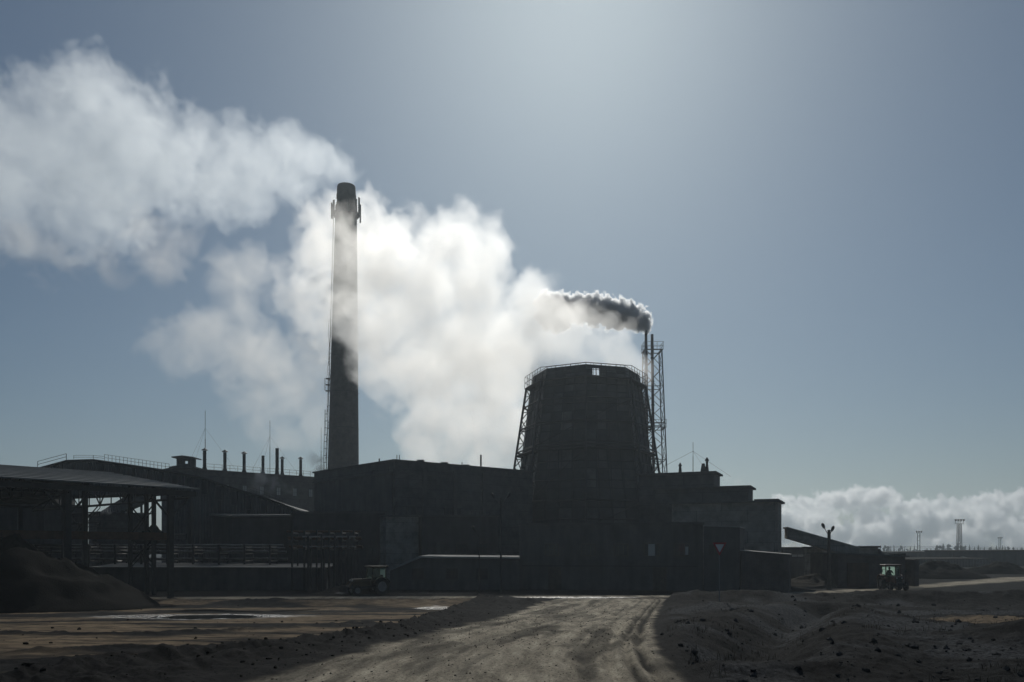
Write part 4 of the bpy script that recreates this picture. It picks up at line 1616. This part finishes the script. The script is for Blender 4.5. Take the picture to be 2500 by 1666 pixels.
def flood_mast(px, yt, Y, label, nh, pair):
    x = px2x(px, Y)
    zt = py2z(yt, Y)
    root = thing('floodlight_mast', label, 'floodlight mast', (x, Y, G0), 'floodlight masts on the horizon')
    hw_ = .62 if not pair else .5
    mb = MB()
    if pair:
        for s in (-1, 1):
            mb.tube((x + s * hw_, Y, G0), (x + s * hw_ * .9, Y, zt - .6), .14, 8)
        for k in range(1, 6):
            z = G0 + (zt - G0) * k / 6
            mb.beam((x - hw_, Y, z), (x + hw_, Y, z), .08)
    else:
        cr = lambda i, f: Vector((x + (1, 1, -1, -1)[i % 4] * hw_ * (1 - .3 * f), Y + (1, -1, -1, 1)[i % 4] * hw_ * (1 - .3 * f), G0 + (zt - 1.4 - G0) * f))
        for i in range(4):
            mb.beam(cr(i, 0), cr(i, 1), .14)
        for k in range(12):
            for i in range(4):
                mb.beam(cr(i, k / 12), cr(i + 1, (k + 1) / 12), .07)
                mb.beam(cr(i, (k + 1) / 12), cr(i + 1, (k + 1) / 12), .06)
    mb.build('lattice' if not pair else 'pole', M['galv'], root)
    mb = MB()
    wd = 1.25 if not pair else .95
    zp = zt - (1.4 if not pair else .7)
    mb.box((x, Y, zp), (2 * wd, 1.2, .1))
    for k in (-1, 1):
        mb.beam((x + k * wd, Y, zp), (x + k * wd, Y, zp + 1), .06)
    mb.beam((x - wd, Y, zp + .55), (x + wd, Y, zp + .55), .06)
    mb.build('platform', M['galv'], root)
    for k in range(nh):
        xx_ = x - wd + 2 * wd * k / (nh - 1)
        mb = MB()
        mb.tube((xx_, Y + .1, zt - .15), (xx_, Y - .35, zt - .3), .2, 10, .32)
        mb.tube((xx_, Y, zp), (xx_, Y, zt - .25), .05, 6)
        mb.build('floodlight', M['steel'], root)


flood_mast(2342, 1268, 255, 'tallest lattice floodlight mast on the right horizon', 4, False)
flood_mast(2243, 1297, 330, 'twin pole floodlight mast just left of the tallest one', 3, True)
flood_mast(2441, 1312, 430, 'small far twin pole floodlight mast, rightmost', 3, True)

# thin overhead wire posts with wires at the right
for z0_, sag, lab_ in ((3.6, .5, 'upper of two thin overhead wires crossing above the far sheds'), (3.2, .45, 'lower of two thin overhead wires crossing above the far sheds')):
    pts = [Vector((px2x(2160, 240) + k * 4.2, 240 - k * 2.2, z0_ + .25 * k / 10 - sag * math.sin(math.pi * k / 14))) for k in range(15)]
    single(MB().path(pts, .03, 4), 'overhead_wire', M['steel'], lab_, 'wire', 'overhead wires')


# ------------------------------------------------------------------ tractors
def tractor(name, label, px, Y, rz, paint, dz=0, loader=False):
    x = px2x(px, Y)
    zb = float(height(np.array([x]), np.array([Y]))[0]) + dz
    root = thing(name, label, 'tractor', (0, 0, 0))
    T = lambda a, b_, c: Vector((a, b_, c))       # front is -Y
    mb = MB()
    mb.prism([T(-.34, -1.9, .75), T(.34, -1.9, .75), T(.36, -1.9, 1.32), T(.26, -1.9, 1.42), T(-.26, -1.9, 1.42), T(-.36, -1.9, 1.32)], (0, 1.75, .06))
    mb.build('hood', M[paint], root, bevel=.04)
    mb = MB()
    mb.box(T(0, -1.93, 1.08), (.52, .06, .5))
    for k in range(5):
        mb.box(T(0, -1.97, .88 + .1 * k), (.48, .03, .03))
    mb.build('grille', M['steel'], root)
    for s in (-1, 1):
        mb = MB()
        mb.tube(T(s * .24, -1.9, 1.28), T(s * .24, -2.0, 1.28), .075, 12)
        mb.build('headlight', M['lamp'], root)
    mb = MB()
    mb.box(T(0, -.6, .68), (.5, 3.2, .28))
    mb.box(T(0, -1.65, .55), (1.5, .16, .16))
    mb.box(T(0, .55, .8), (1.3, .3, .3))
    mb.build('chassis', M['steel'], root)
    # cab
    mb = MB()
    for sx in (-1, 1):
        for yy_, lean in ((-.25, .08), (1.05, 0)):
            mb.beam(T(sx * .68, yy_, 1.25), T(sx * .66, yy_ + lean, 2.42), .09)
        mb.beam(T(sx * .68, -.25, 1.25), T(sx * .68, 1.05, 1.25), .1)
        mb.beam(T(sx * .66, -.17, 2.42), T(sx * .66, 1.05, 2.42), .09)
    for yy_ in (-.25, 1.05):
        mb.beam(T(-.68, yy_, 1.25), T(.68, yy_, 1.25), .1)
    mb.box(T(0, .4, 1.02), (1.3, 1.3, .35))
    mb.build('cab_frame', M[paint], root)
    MB().box(T(0, .42, 2.5), (1.62, 1.7, .14)).build('cab_roof', M[paint], root, bevel=.05)
    for a, sz in ((T(0, -.22, 1.84), (1.26, .02, 1.08)), (T(0, 1.06, 1.84), (1.26, .02, 1.08)), (T(-.68, .42, 1.84), (.02, 1.16, 1.08)), (T(.68, .42, 1.84), (.02, 1.16, 1.08))):
        MB().box(a, sz).build('cab_window', M['lit_pane' if a.y > 1 else 'clear'], root)
    MB().box(T(0, .72, 1.32), (.5, .45, .12)).box(T(0, .95, 1.55), (.48, .1, .42)).build('seat', M['cloth'], root)
    mb = MB()
    ring = [T(.19 * math.cos(k * math.pi / 8), .12 + .08 * math.sin(k * math.pi / 8), 1.62 + .17 * math.sin(k * math.pi / 8)) for k in range(17)]
    mb.path(ring, .016, 6)
    mb.tube(T(0, .12, 1.62), T(0, -.1, 1.3), .025, 6)
    mb.build('steering_wheel', M['steel'], root)
    MB().tube(T(.25, -1.0, 1.4), T(.25, -1.0, 2.2), .045, 8).tube(T(.25, -1.0, 1.6), T(.25, -1.0, 2.0), .075, 8).build('exhaust', M['steel'], root)
    for s in (-1, 1):
        for yy_, r, wd, xo in ((.6, .74, .42, .82), (-1.65, .44, .26, .72)):
            mb = MB()
            n = 28
            prof_ = [(r * .62, -wd / 2), (r * .93, -wd / 2), (r, -wd * .32), (r, wd * .32), (r * .93, wd / 2), (r * .62, wd / 2)]
            vs = [T(s * xo + xx_, yy_ + rr_ * math.cos(2 * math.pi * i / n), r + rr_ * math.sin(2 * math.pi * i / n)) for rr_, xx_ in prof_ for i in range(n)]
            fs = [(j * n + i, j * n + (i + 1) % n, ((j + 1) % 6) * n + (i + 1) % n, ((j + 1) % 6) * n + i) for j in range(6) for i in range(n)]
            mb.add(vs, fs)
            for i in range(0, n, 2):
                a = 2 * math.pi * i / n
                for k in (-1, 1):
                    mb.beam(T(s * xo + k * wd * .42, yy_ + r * 1.0 * math.cos(a), r + r * 1.0 * math.sin(a)), T(s * xo, yy_ + r * 1.02 * math.cos(a + .14), r + r * 1.02 * math.sin(a + .14)), .05)
            wh = mb.build('wheel', M['rubber'], root)
            mb = MB()
            mb.tube(T(s * xo - wd * .2, yy_, r), T(s * xo + wd * .2, yy_, r), r * .64, 20)
            mb.tube(T(s * xo - wd * .34, yy_, r), T(s * xo + wd * .34, yy_, r), r * .2, 12)
            mb.build('rim', M['galv'], wh)
        mb = MB()
        for k in range(8):
            a0_, a1_ = R(20 + 17 * k), R(20 + 17 * (k + 1))
            p_ = [T(s * .82 - .25, .6 + .82 * math.cos(a_), .74 + .82 * math.sin(a_)) for a_ in (a0_, a1_)]
            q_ = [v + T(.5, 0, 0) for v in p_]
            mb.prism([p_[0], p_[1], q_[1], q_[0]], (0, .03 * math.cos(a0_), .03 * math.sin(a0_)))
        mb.build('fender', M[paint], root)
        mb = MB()
        mb.path([T(s * .72, -.2, 2.1), T(s * 1.12, -.38, 2.05)], .02, 5)
        mb.box(T(s * 1.14, -.4, 1.95), (.2, .04, .3))
        mb.build('mirror', M['steel'], root)
        MB().box(T(s * .95, -.1, .62), (.36, .5, .06)).box(T(s * .95, -.1, .95), (.36, .5, .05)).build('step', M['steel'], root)
    if loader:
        mb = MB()
        for s in (-1, 1):
            mb.path([T(s * .5, -.4, 1.35), T(s * .5, -1.9, 1.25), T(s * .5, -2.6, .5)], .07, 6)
        mb.build('loader_arm', M[paint], root)
        mb = MB()
        mb.prism([T(-.95, -2.55, .15), T(-.95, -3.15, .12), T(-.95, -3.15, .17), T(-.95, -2.62, .25), T(-.95, -2.55, .85), T(-.95, -2.48, .85)], (1.9, 0, 0))
        mb.build('bucket', M['steel'], root)
    root.location = (x, Y, zb)
    root.rotation_euler.z = rz
    return root, Matrix.Translation((x, Y, zb)) @ Matrix.Rotation(rz, 4, 'Z')


trc, tm = tractor('tractor', 'small tractor facing the road with a driver in its cab, before the brick garage', 2178, 81.5, R(-6), 'tractor')
tractor('tractor', 'dark tractor with front bucket parked sideways by the low dull roofed shed', 908, 73.5, R(-58), 'loader', 0, True)


# driver: one continuous skinned body
def person(label, mtx):
    J = {'pelvis': ((0, .74, 1.45), .15), 'waist': ((0, .78, 1.6), .14), 'chest': ((0, .78, 1.82), .165), 'neck': ((0, .76, 2.0), .06), 'head': ((0, .74, 2.1), .095), 'crown': ((0, .74, 2.22), .085),
         'shl': ((-.2, .76, 1.92), .07), 'ell': ((-.27, .52, 1.7), .05), 'wrl': ((-.17, .22, 1.68), .032), 'hdl': ((-.16, .14, 1.7), .03),
         'shr': ((.2, .76, 1.92), .07), 'elr': ((.27, .52, 1.7), .05), 'wrr': ((.17, .22, 1.68), .032), 'hdr': ((.16, .14, 1.7), .03),
         'hil': ((-.1, .66, 1.44), .1), 'knl': ((-.14, .24, 1.42), .07), 'anl': ((-.14, .12, 1.22), .045), 'hir': ((.1, .66, 1.44), .1), 'knr': ((.14, .24, 1.42), .07), 'anr': ((.14, .12, 1.22), .045)}
    Ed = [('pelvis', 'waist'), ('waist', 'chest'), ('chest', 'neck'), ('neck', 'head'), ('head', 'crown'), ('chest', 'shl'), ('shl', 'ell'), ('ell', 'wrl'), ('wrl', 'hdl'), ('chest', 'shr'), ('shr', 'elr'), ('elr', 'wrr'), ('wrr', 'hdr'),
          ('pelvis', 'hil'), ('hil', 'knl'), ('knl', 'anl'), ('pelvis', 'hir'), ('hir', 'knr'), ('knr', 'anr')]
    ks = list(J)
    me = bpy.data.meshes.new('person')
    me.from_pydata([J[k][0] for k in ks], [(ks.index(a), ks.index(b_)) for a, b_ in Ed], [])
    o = bpy.data.objects.new('person', me)
    COL.objects.link(o)
    sk_ = o.modifiers.new('skin', 'SKIN')
    for i, k in enumerate(ks):
        me.skin_vertices[0].data[i].radius = (J[k][1], J[k][1])
    me.skin_vertices[0].data[0].use_root = True
    o.modifiers.new('sub', 'SUBSURF').levels = 2
    dg = bpy.context.evaluated_depsgraph_get()
    m2 = bpy.data.meshes.new_from_object(o.evaluated_get(dg))
    o.modifiers.clear()
    o.data = m2
    m2.materials.clear()
    m2.materials.append(M['cloth'])
    m2.materials.append(M['skin'])
    for p_ in m2.polygons:
        c_ = p_.center
        p_.material_index = 1 if c_.z > 2.0 or (c_.y < .24 and c_.z > 1.6) else 0
        p_.use_smooth = True
    o.matrix_world = mtx
    tag(o, label, 'person')
    o['_o'] = [0, 0, 0]
    mb = MB()
    mb.lathe(Vector((0, .76, 0)), [(.105, 2.13), (.115, 2.19), (.10, 2.27), (.05, 2.31), (.01, 2.32)], 14)
    h = mb.build('cap', M['cloth'], None, True)
    h.parent = o
    return o


person('driver in dark work clothes and cap sitting in the tractor cab', tm)

# ------------------------------------------------------------------ far wood on the horizon
rng = np.random.default_rng(11)
mb = MB()
for k in range(300):
    Yv = 640 + 160 * rng.random()
    px = 2000 + 760 * rng.random()
    h = (2.0 + 5.0 * rng.random() ** 1.6) * (1.25 if px > 2290 and px < 2400 else 1)
    x = px2x(px, Yv)
    conifer = rng.random() < .6
    mb.tube((x, Yv, -1.5), (x, Yv, h * .5), .25, 5, .12)
    if conifer:
        r = h * .16
        for j in range(6):
            z = -1 + (h + 1) * (.12 + .14 * j)
            rr = r * (1.15 - j * .17) * (.85 + .3 * rng.random())
            mb.tube((x, Yv, z), (x + .2 * rng.standard_normal(), Yv, z + h * .24), rr, 6, rr * .12)
    else:
        for j in range(7):
            a = rng.random() * 6.28
            d = h * .22 * rng.random()
            r = h * (.10 + .08 * rng.random())
            c = Vector((x + d * math.cos(a), Yv + d * math.sin(a), h * (.35 + .5 * rng.random())))
            mb.tube(c - Vector((0, 0, r)), c, r * .4, 6, r)
            mb.tube(c, c + Vector((0, 0, r)), r, 6, r * .3)
fw = mb.build('forest', M['conifer'])
tag(fw, 'dark ragged wood along the far right horizon', 'forest', kind='stuff')


# ------------------------------------------------------------------ smoke and steam
def vapour(name, label, bl, voxel, density, cat='smoke', kind=None, g=.6, color=(1, 1, 1), warp=(6, 12), nz=(.9, 6, .5), bil=(.5, 5), edge=(.25, .9, .3), thr=-.15, step=2.0, pad=1.35, squash=1.0, group=None, holes=None):
    """A cloud as a real density grid: a union of soft balls, warped, budded (Voronoi) and frayed (fractal noise).
    edge = (width of the crisp rim, width of the dense core, share of the density in the rim)"""
    bl = [(pt(px, py, Y), rp / F * Y) for px, py, Y, rp in bl]
    lo = Vector([min(c[i] - r * pad for c, r in bl) for i in range(3)])
    hi = Vector([max(c[i] + r * pad for c, r in bl) for i in range(3)])
    org = Vector(((lo.x + hi.x) / 2, (lo.y + hi.y) / 2, lo.z))
    ng = bpy.data.node_groups.new(name, 'GeometryNodeTree')
    ng.interface.new_socket('Geometry', in_out='INPUT', socket_type='NodeSocketGeometry')
    ng.interface.new_socket('Geometry', in_out='OUTPUT', socket_type='NodeSocketGeometry')
    N, L = ng.nodes.new, ng.links.new

    def put(n, vals):
        for i, v in enumerate(vals):
            if v is None:
                continue
            if isinstance(v, (int, float, tuple, Vector)):
                n.inputs[i].default_value = v
            else:
                L(v, n.inputs[i])

    def ma(op, *vals, clamp=False):
        n = N('ShaderNodeMath')
        n.operation = op
        n.use_clamp = clamp
        put(n, vals)
        return n.outputs[0]

    def vm(op, *vals):
        n = N('ShaderNodeVectorMath')
        n.operation = op
        put(n, vals)
        return n.outputs['Value' if op == 'LENGTH' else 'Vector']

    def tex(vec, scale, detail, rough, dist):
        n = N('ShaderNodeTexNoise')
        n.inputs['Scale'].default_value = 1 / scale
        n.inputs['Detail'].default_value = detail
        n.inputs['Roughness'].default_value = rough
        n.inputs['Distortion'].default_value = dist
        L(vec, n.inputs['Vector'])
        return n
    pos = N('GeometryNodeInputPosition').outputs[0]
    A = warp[0]
    wn = tex(pos, warp[1], 2, .5, 0)
    P_ = vm('MULTIPLY_ADD', vm('SUBTRACT', wn.outputs['Color'], (.5, .5, .5)), (A, A, A), pos)
    d = None
    for c, r in bl:
        c = c - org
        l = vm('LENGTH', vm('MULTIPLY_ADD', P_, (1 / r, 1 / (r * squash), 1 / r), tuple((-c.x / r, -c.y / (r * squash), -c.z / r))))
        d = l if d is None else ma('SMOOTH_MIN', d, l, .12)
    n2 = tex(pos, nz[1], 7, .62, nz[2])
    f = ma('MULTIPLY_ADD', ma('SUBTRACT', n2.outputs['Fac'], .5), nz[0] * 2, ma('SUBTRACT', 1 - thr, d))
    if bil:
        for k in range(3):
            sc, am = bil[1] * .47 ** k, bil[0] * .62 ** k
            vo = N('ShaderNodeTexVoronoi')
            vo.inputs['Scale'].default_value = 1 / sc
            L(vm('MULTIPLY_ADD', vm('SUBTRACT', n2.outputs['Color'], (.5, .5, .5)), (sc * 1.3,) * 3, vm('ADD', P_, (13.7 * k, 5.1 * k, 9.3 * k))), vo.inputs['Vector'])
            f = ma('MULTIPLY_ADD', ma('SUBTRACT', .5, vo.outputs['Distance']), am, f)
    if holes:
        n3 = tex(P_, holes[1], 4, .55, .3)
        f = ma('SUBTRACT', f, ma('MULTIPLY', ma('SUBTRACT', n3.outputs['Fac'], holes[2]), holes[0]))
    rim = ma('MULTIPLY', f, 1 / edge[0], clamp=True)
    core = ma('MULTIPLY', f, 1 / edge[1], clamp=True)
    dens = ma('MULTIPLY', ma('MULTIPLY_ADD', ma('MULTIPLY', core, core), 1 - edge[2], ma('MULTIPLY', rim, edge[2])), density)
    vc = N('GeometryNodeVolumeCube')
    L(dens, vc.inputs['Density'])
    a, b_ = lo - org, hi - org
    vc.inputs['Min'].default_value = a
    vc.inputs['Max'].default_value = b_
    for i, k in enumerate('XYZ'):
        vc.inputs['Resolution ' + k].default_value = max(4, int((b_[i] - a[i]) / voxel))
    m = bpy.data.materials.new('%s_vapour' % name)
    t, N2, L2 = nodes_of(m)
    t.nodes.clear()
    out = N2('ShaderNodeOutputMaterial')
    pv = N2('ShaderNodeVolumePrincipled')
    L2(pv.outputs[0], out.inputs['Volume'])
    pv.inputs['Color'].default_value = (*color, 1)
    pv.inputs['Anisotropy'].default_value = g
    pv.inputs['Density'].default_value = 1
    m.cycles.volume_step_rate = step
    sm = N('GeometryNodeSetMaterial')
    sm.inputs['Material'].default_value = m
    go = N('NodeGroupOutput')
    L(vc.outputs[0], sm.inputs[0])
    L(sm.outputs[0], go.inputs[0])
    vd = bpy.data.volumes.new(name)
    vd.materials.append(m)
    o = bpy.data.objects.new(name, vd)
    COL.objects.link(o)
    o.location = org
    md = o.modifiers.new('density', 'NODES')
    md.node_group = ng
    return tag(o, label, cat, group, kind)


vapour('smoke_plume', 'broad pale smoke plume blowing left from the tall chimney', [
    (848, 452, 190, 24), (847, 436, 190, 30), (836, 420, 190, 36), (812, 405, 189.27, 40), (768, 395, 188.54, 56), (715, 385, 187.08, 66), (700, 435, 187.08, 58), (640, 395, 184.16, 80), (610, 455, 184.16, 72), (690, 340, 185.62, 40), (560, 385, 181.24, 82),
    (520, 460, 179.78, 85), (455, 375, 178.32, 95), (440, 475, 178.32, 75), (380, 400, 176.86, 120), (300, 330, 175.4, 130), (260, 235, 173.94, 75), (210, 260, 172.48, 100), (125, 255, 171.02, 75), (230, 420, 172.48, 150), (120, 370, 169.56, 140),
    (30, 340, 168.1, 110), (-80, 380, 166.64, 150), (20, 460, 168.1, 120), (300, 490, 173.94, 90), (260, 560, 173.94, 75), (215, 590, 172.48, 55), (-60, 480, 166.64, 90), (150, 500, 171.02, 100)],
    .36, .085, g=.64, color=(.93, .97, 1), warp=(8, 16), nz=(1.05, 6.5, .6), bil=(.65, 7), edge=(.08, .9, .4), thr=-.12, step=4)
vapour('steam_wisp', 'thin torn wisps of steam below the chimney smoke at left', [
    (60, 585, 112, 55), (120, 620, 112, 60), (190, 645, 112, 55), (340, 560, 113, 50), (395, 600, 113, 65), (440, 600, 113, 50), (390, 650, 113, 48), (270, 655, 112, 55)],
    .28, .09, g=.62, color=(1, .97, .93), warp=(7, 7), nz=(1.9, 6, 1.2), bil=(.4, 4), edge=(.3, 1.0, .4), thr=-.05, step=4)
vapour('steam_plume', 'huge white steam cloud drifting left from the cooling tower across the chimney', [
    (1545, 890, 131, 36), (1500, 870, 131, 60), (1460, 840, 131, 75), (1390, 815, 132, 90), (1320, 810, 134, 110), (1290, 760, 135, 90), (1230, 850, 137, 130), (1200, 715, 138, 75), (1170, 630, 140, 85), (1120, 690, 141, 120), (1085, 590, 142, 75), (1100, 820, 143, 130),
    (1020, 720, 145, 130), (960, 640, 149, 95), (905, 580, 199, 75), (860, 550, 199, 60), (820, 530, 199, 55), (775, 545, 199, 50), (840, 620, 199, 70), (850, 700, 199, 80), (775, 620, 199, 60), (750, 710, 199, 65), (800, 780, 199, 75), (740, 760, 199, 60), (930, 800, 151, 110), (980, 900, 153, 90),
    (1080, 930, 155, 110), (1180, 950, 158, 110), (1040, 1030, 166, 75), (1130, 1060, 171, 90), (1220, 1070, 174, 80), (1030, 1110, 174, 50), (1180, 1140, 176, 60), (900, 870, 160, 60)],
    .34, .16, g=.68, color=(1, .995, .985), warp=(9, 13), nz=(1.15, 6, .7), bil=(.62, 6.5), edge=(.09, 1.0, .34), thr=-.12, step=4)
vapour('steam_plume', 'fainter cream coloured steam cloud left of the chimney', [
    (770, 870, 194.46, 85), (720, 960, 194.46, 80), (660, 890, 193, 90), (590, 860, 193, 85), (530, 830, 191.54, 75), (470, 830, 191.54, 65), (410, 850, 191.54, 48), (365, 852, 191.54, 28), (600, 760, 193, 65), (590, 690, 193, 65), (635, 655, 193, 55), (560, 635, 193, 38),
    (640, 990, 194.46, 70), (690, 1060, 195.92, 55), (770, 1010, 195.92, 60), (620, 1060, 195.92, 30)],
    .46, .058, g=.64, color=(1, .985, .96), warp=(11, 13), nz=(1.6, 8, .9), bil=(.55, 6.5), edge=(.14, 1.0, .4), thr=-.12, step=4)
vapour('steam_plume', 'thin bright veil of steam drifting across the front of the chimney shaft', [
    (850, 575, 140, 52), (800, 610, 140, 48), (895, 600, 140, 48), (840, 640, 140, 56), (885, 690, 140, 50), (820, 710, 140, 48), (858, 765, 140, 46), (825, 810, 140, 40), (865, 830, 140, 34), (780, 670, 140, 44), (930, 660, 140, 50)],
    .30, .14, g=.68, color=(1, .99, .97), warp=(7, 9), nz=(1.3, 5, .7), bil=(.55, 4.5), edge=(.2, 1.0, .4), thr=-.2, step=4)
vapour('stack_plume', 'dense grey steam plume with bright upper rim from the thin twin stack', [
    (1578, 808, 165, 6), (1577, 800, 165, 10), (1572, 791, 165, 16), (1562, 783, 165, 21), (1548, 776, 165, 25), (1530, 771, 165, 28), (1510, 768, 165, 30), (1490, 768, 165, 28), (1470, 760, 165, 28), (1450, 757, 165, 31), (1430, 760, 165, 27),
    (1412, 754, 165, 28), (1394, 760, 165, 20), (1376, 752, 165, 28), (1358, 752, 165, 30), (1340, 744, 165, 26), (1326, 740, 165, 18), (1366, 780, 165, 26), (1340, 772, 165, 24)],
    .10, 11, g=.6, color=(.94, .95, .96), warp=(1.4, 2.1), nz=(.6, 1.0, .5), bil=(.75, 1.4), edge=(.12, .7, .25), thr=-.2, step=4)
vapour('steam_puff', 'small white steam puff in front of the works hall vents', [(640, 1170, 145, 22), (632, 1195, 145, 22), (650, 1205, 145, 18), (636, 1150, 146, 12), (668, 1180, 146, 22), (695, 1188, 146, 16)], .18, .12, warp=(2.5, 3), nz=(1.8, 2.5, .8), bil=(.5, 2), thr=-.05)
vapour('steam_puff', 'small dark grey puff beside the foot of the chimney', [(780, 1150, 125, 22), (772, 1125, 125, 18), (768, 1110, 125, 9), (800, 1160, 125, 14), (760, 1160, 125, 14)], .14, .55, g=.1, color=(.30, .31, .33), warp=(2.5, 2.5), nz=(1.6, 2, .8), bil=(.5, 1.6), thr=-.05)
vapour('steam_puff', 'tiny bright puff at the right foot of the chimney', [(845, 1160, 124, 10), (860, 1165, 124, 8), (882, 1158, 124, 7)], .1, .7, warp=(1, 1.2), nz=(1.2, 1, .5), bil=(.5, 1))
vapour('steam_puff', 'faint steam behind the stepped plant building', [(1775, 1170, 110, 16), (1800, 1178, 110, 14), (1830, 1184, 110, 9)], .12, .12, warp=(1.2, 2), nz=(1.6, 1.6, .8), bil=(.5, 1.4))
vapour('steam_puff', 'little steam puff inside the view under the shed roof', [(258, 1241, 112, 10), (248, 1250, 112, 9), (264, 1252, 112, 8)], .1, .3, warp=(.8, 1), nz=(1.4, 1, .8), bil=(.5, 1))

# cumulus bank low on the right horizon
rng = np.random.default_rng(3)
cl = []
for px, py, r in ((1900, 1232, 20), (1930, 1228, 18), (1965, 1234, 24), (2010, 1230, 26), (2045, 1224, 28), (2085, 1218, 28), (2120, 1224, 26), (2150, 1214, 26), (2165, 1214, 20), (2190, 1236, 24), (2240, 1240, 24), (2290, 1236, 22), (2315, 1242, 24), (2355, 1244, 24),
                  (2400, 1232, 26), (2430, 1228, 26), (2460, 1236, 24), (2500, 1224, 28), (2550, 1215, 30), (2600, 1225, 30)):
    cl.append((px, py, 6000 + 400 * rng.random(), r))
for k in range(64):
    cl.append((1850 + 800 * rng.random(), 1262 + 72 * rng.random(), 5600 + 900 * rng.random(), 18 + 22 * rng.random()))
vapour('cloud_bank', 'bank of bright edged cumulus clouds low over the right horizon', cl, 8, .065, 'clouds', 'stuff', g=.73, warp=(70, 150), nz=(.9, 60, .5), bil=(.95, 85), edge=(.06, .9, .35), thr=-.05, step=2.5, squash=1.0)

# ------------------------------------------------------------------ haze
hm = bpy.data.materials.new('haze')
t, N, L = nodes_of(hm)
t.nodes.clear()
out = N('ShaderNodeOutputMaterial')
pv = N('ShaderNodeVolumePrincipled')
L(pv.outputs[0], out.inputs['Volume'])
pv.inputs['Color'].default_value = (.80, .92, 1, 1)
pv.inputs['Density'].default_value = .00036
pv.inputs['Anisotropy'].default_value = .45
mb = MB()
mb.box((0, 950, 58), (3000, 2300, 124))
o = mb.build('haze', hm)
tag(o, 'thin blue grey dust haze over the whole works', 'haze', kind='stuff')

for o in S.objects:
    for k in ('_o', '_u', '_n'):
        if k in o:
            del o[k]
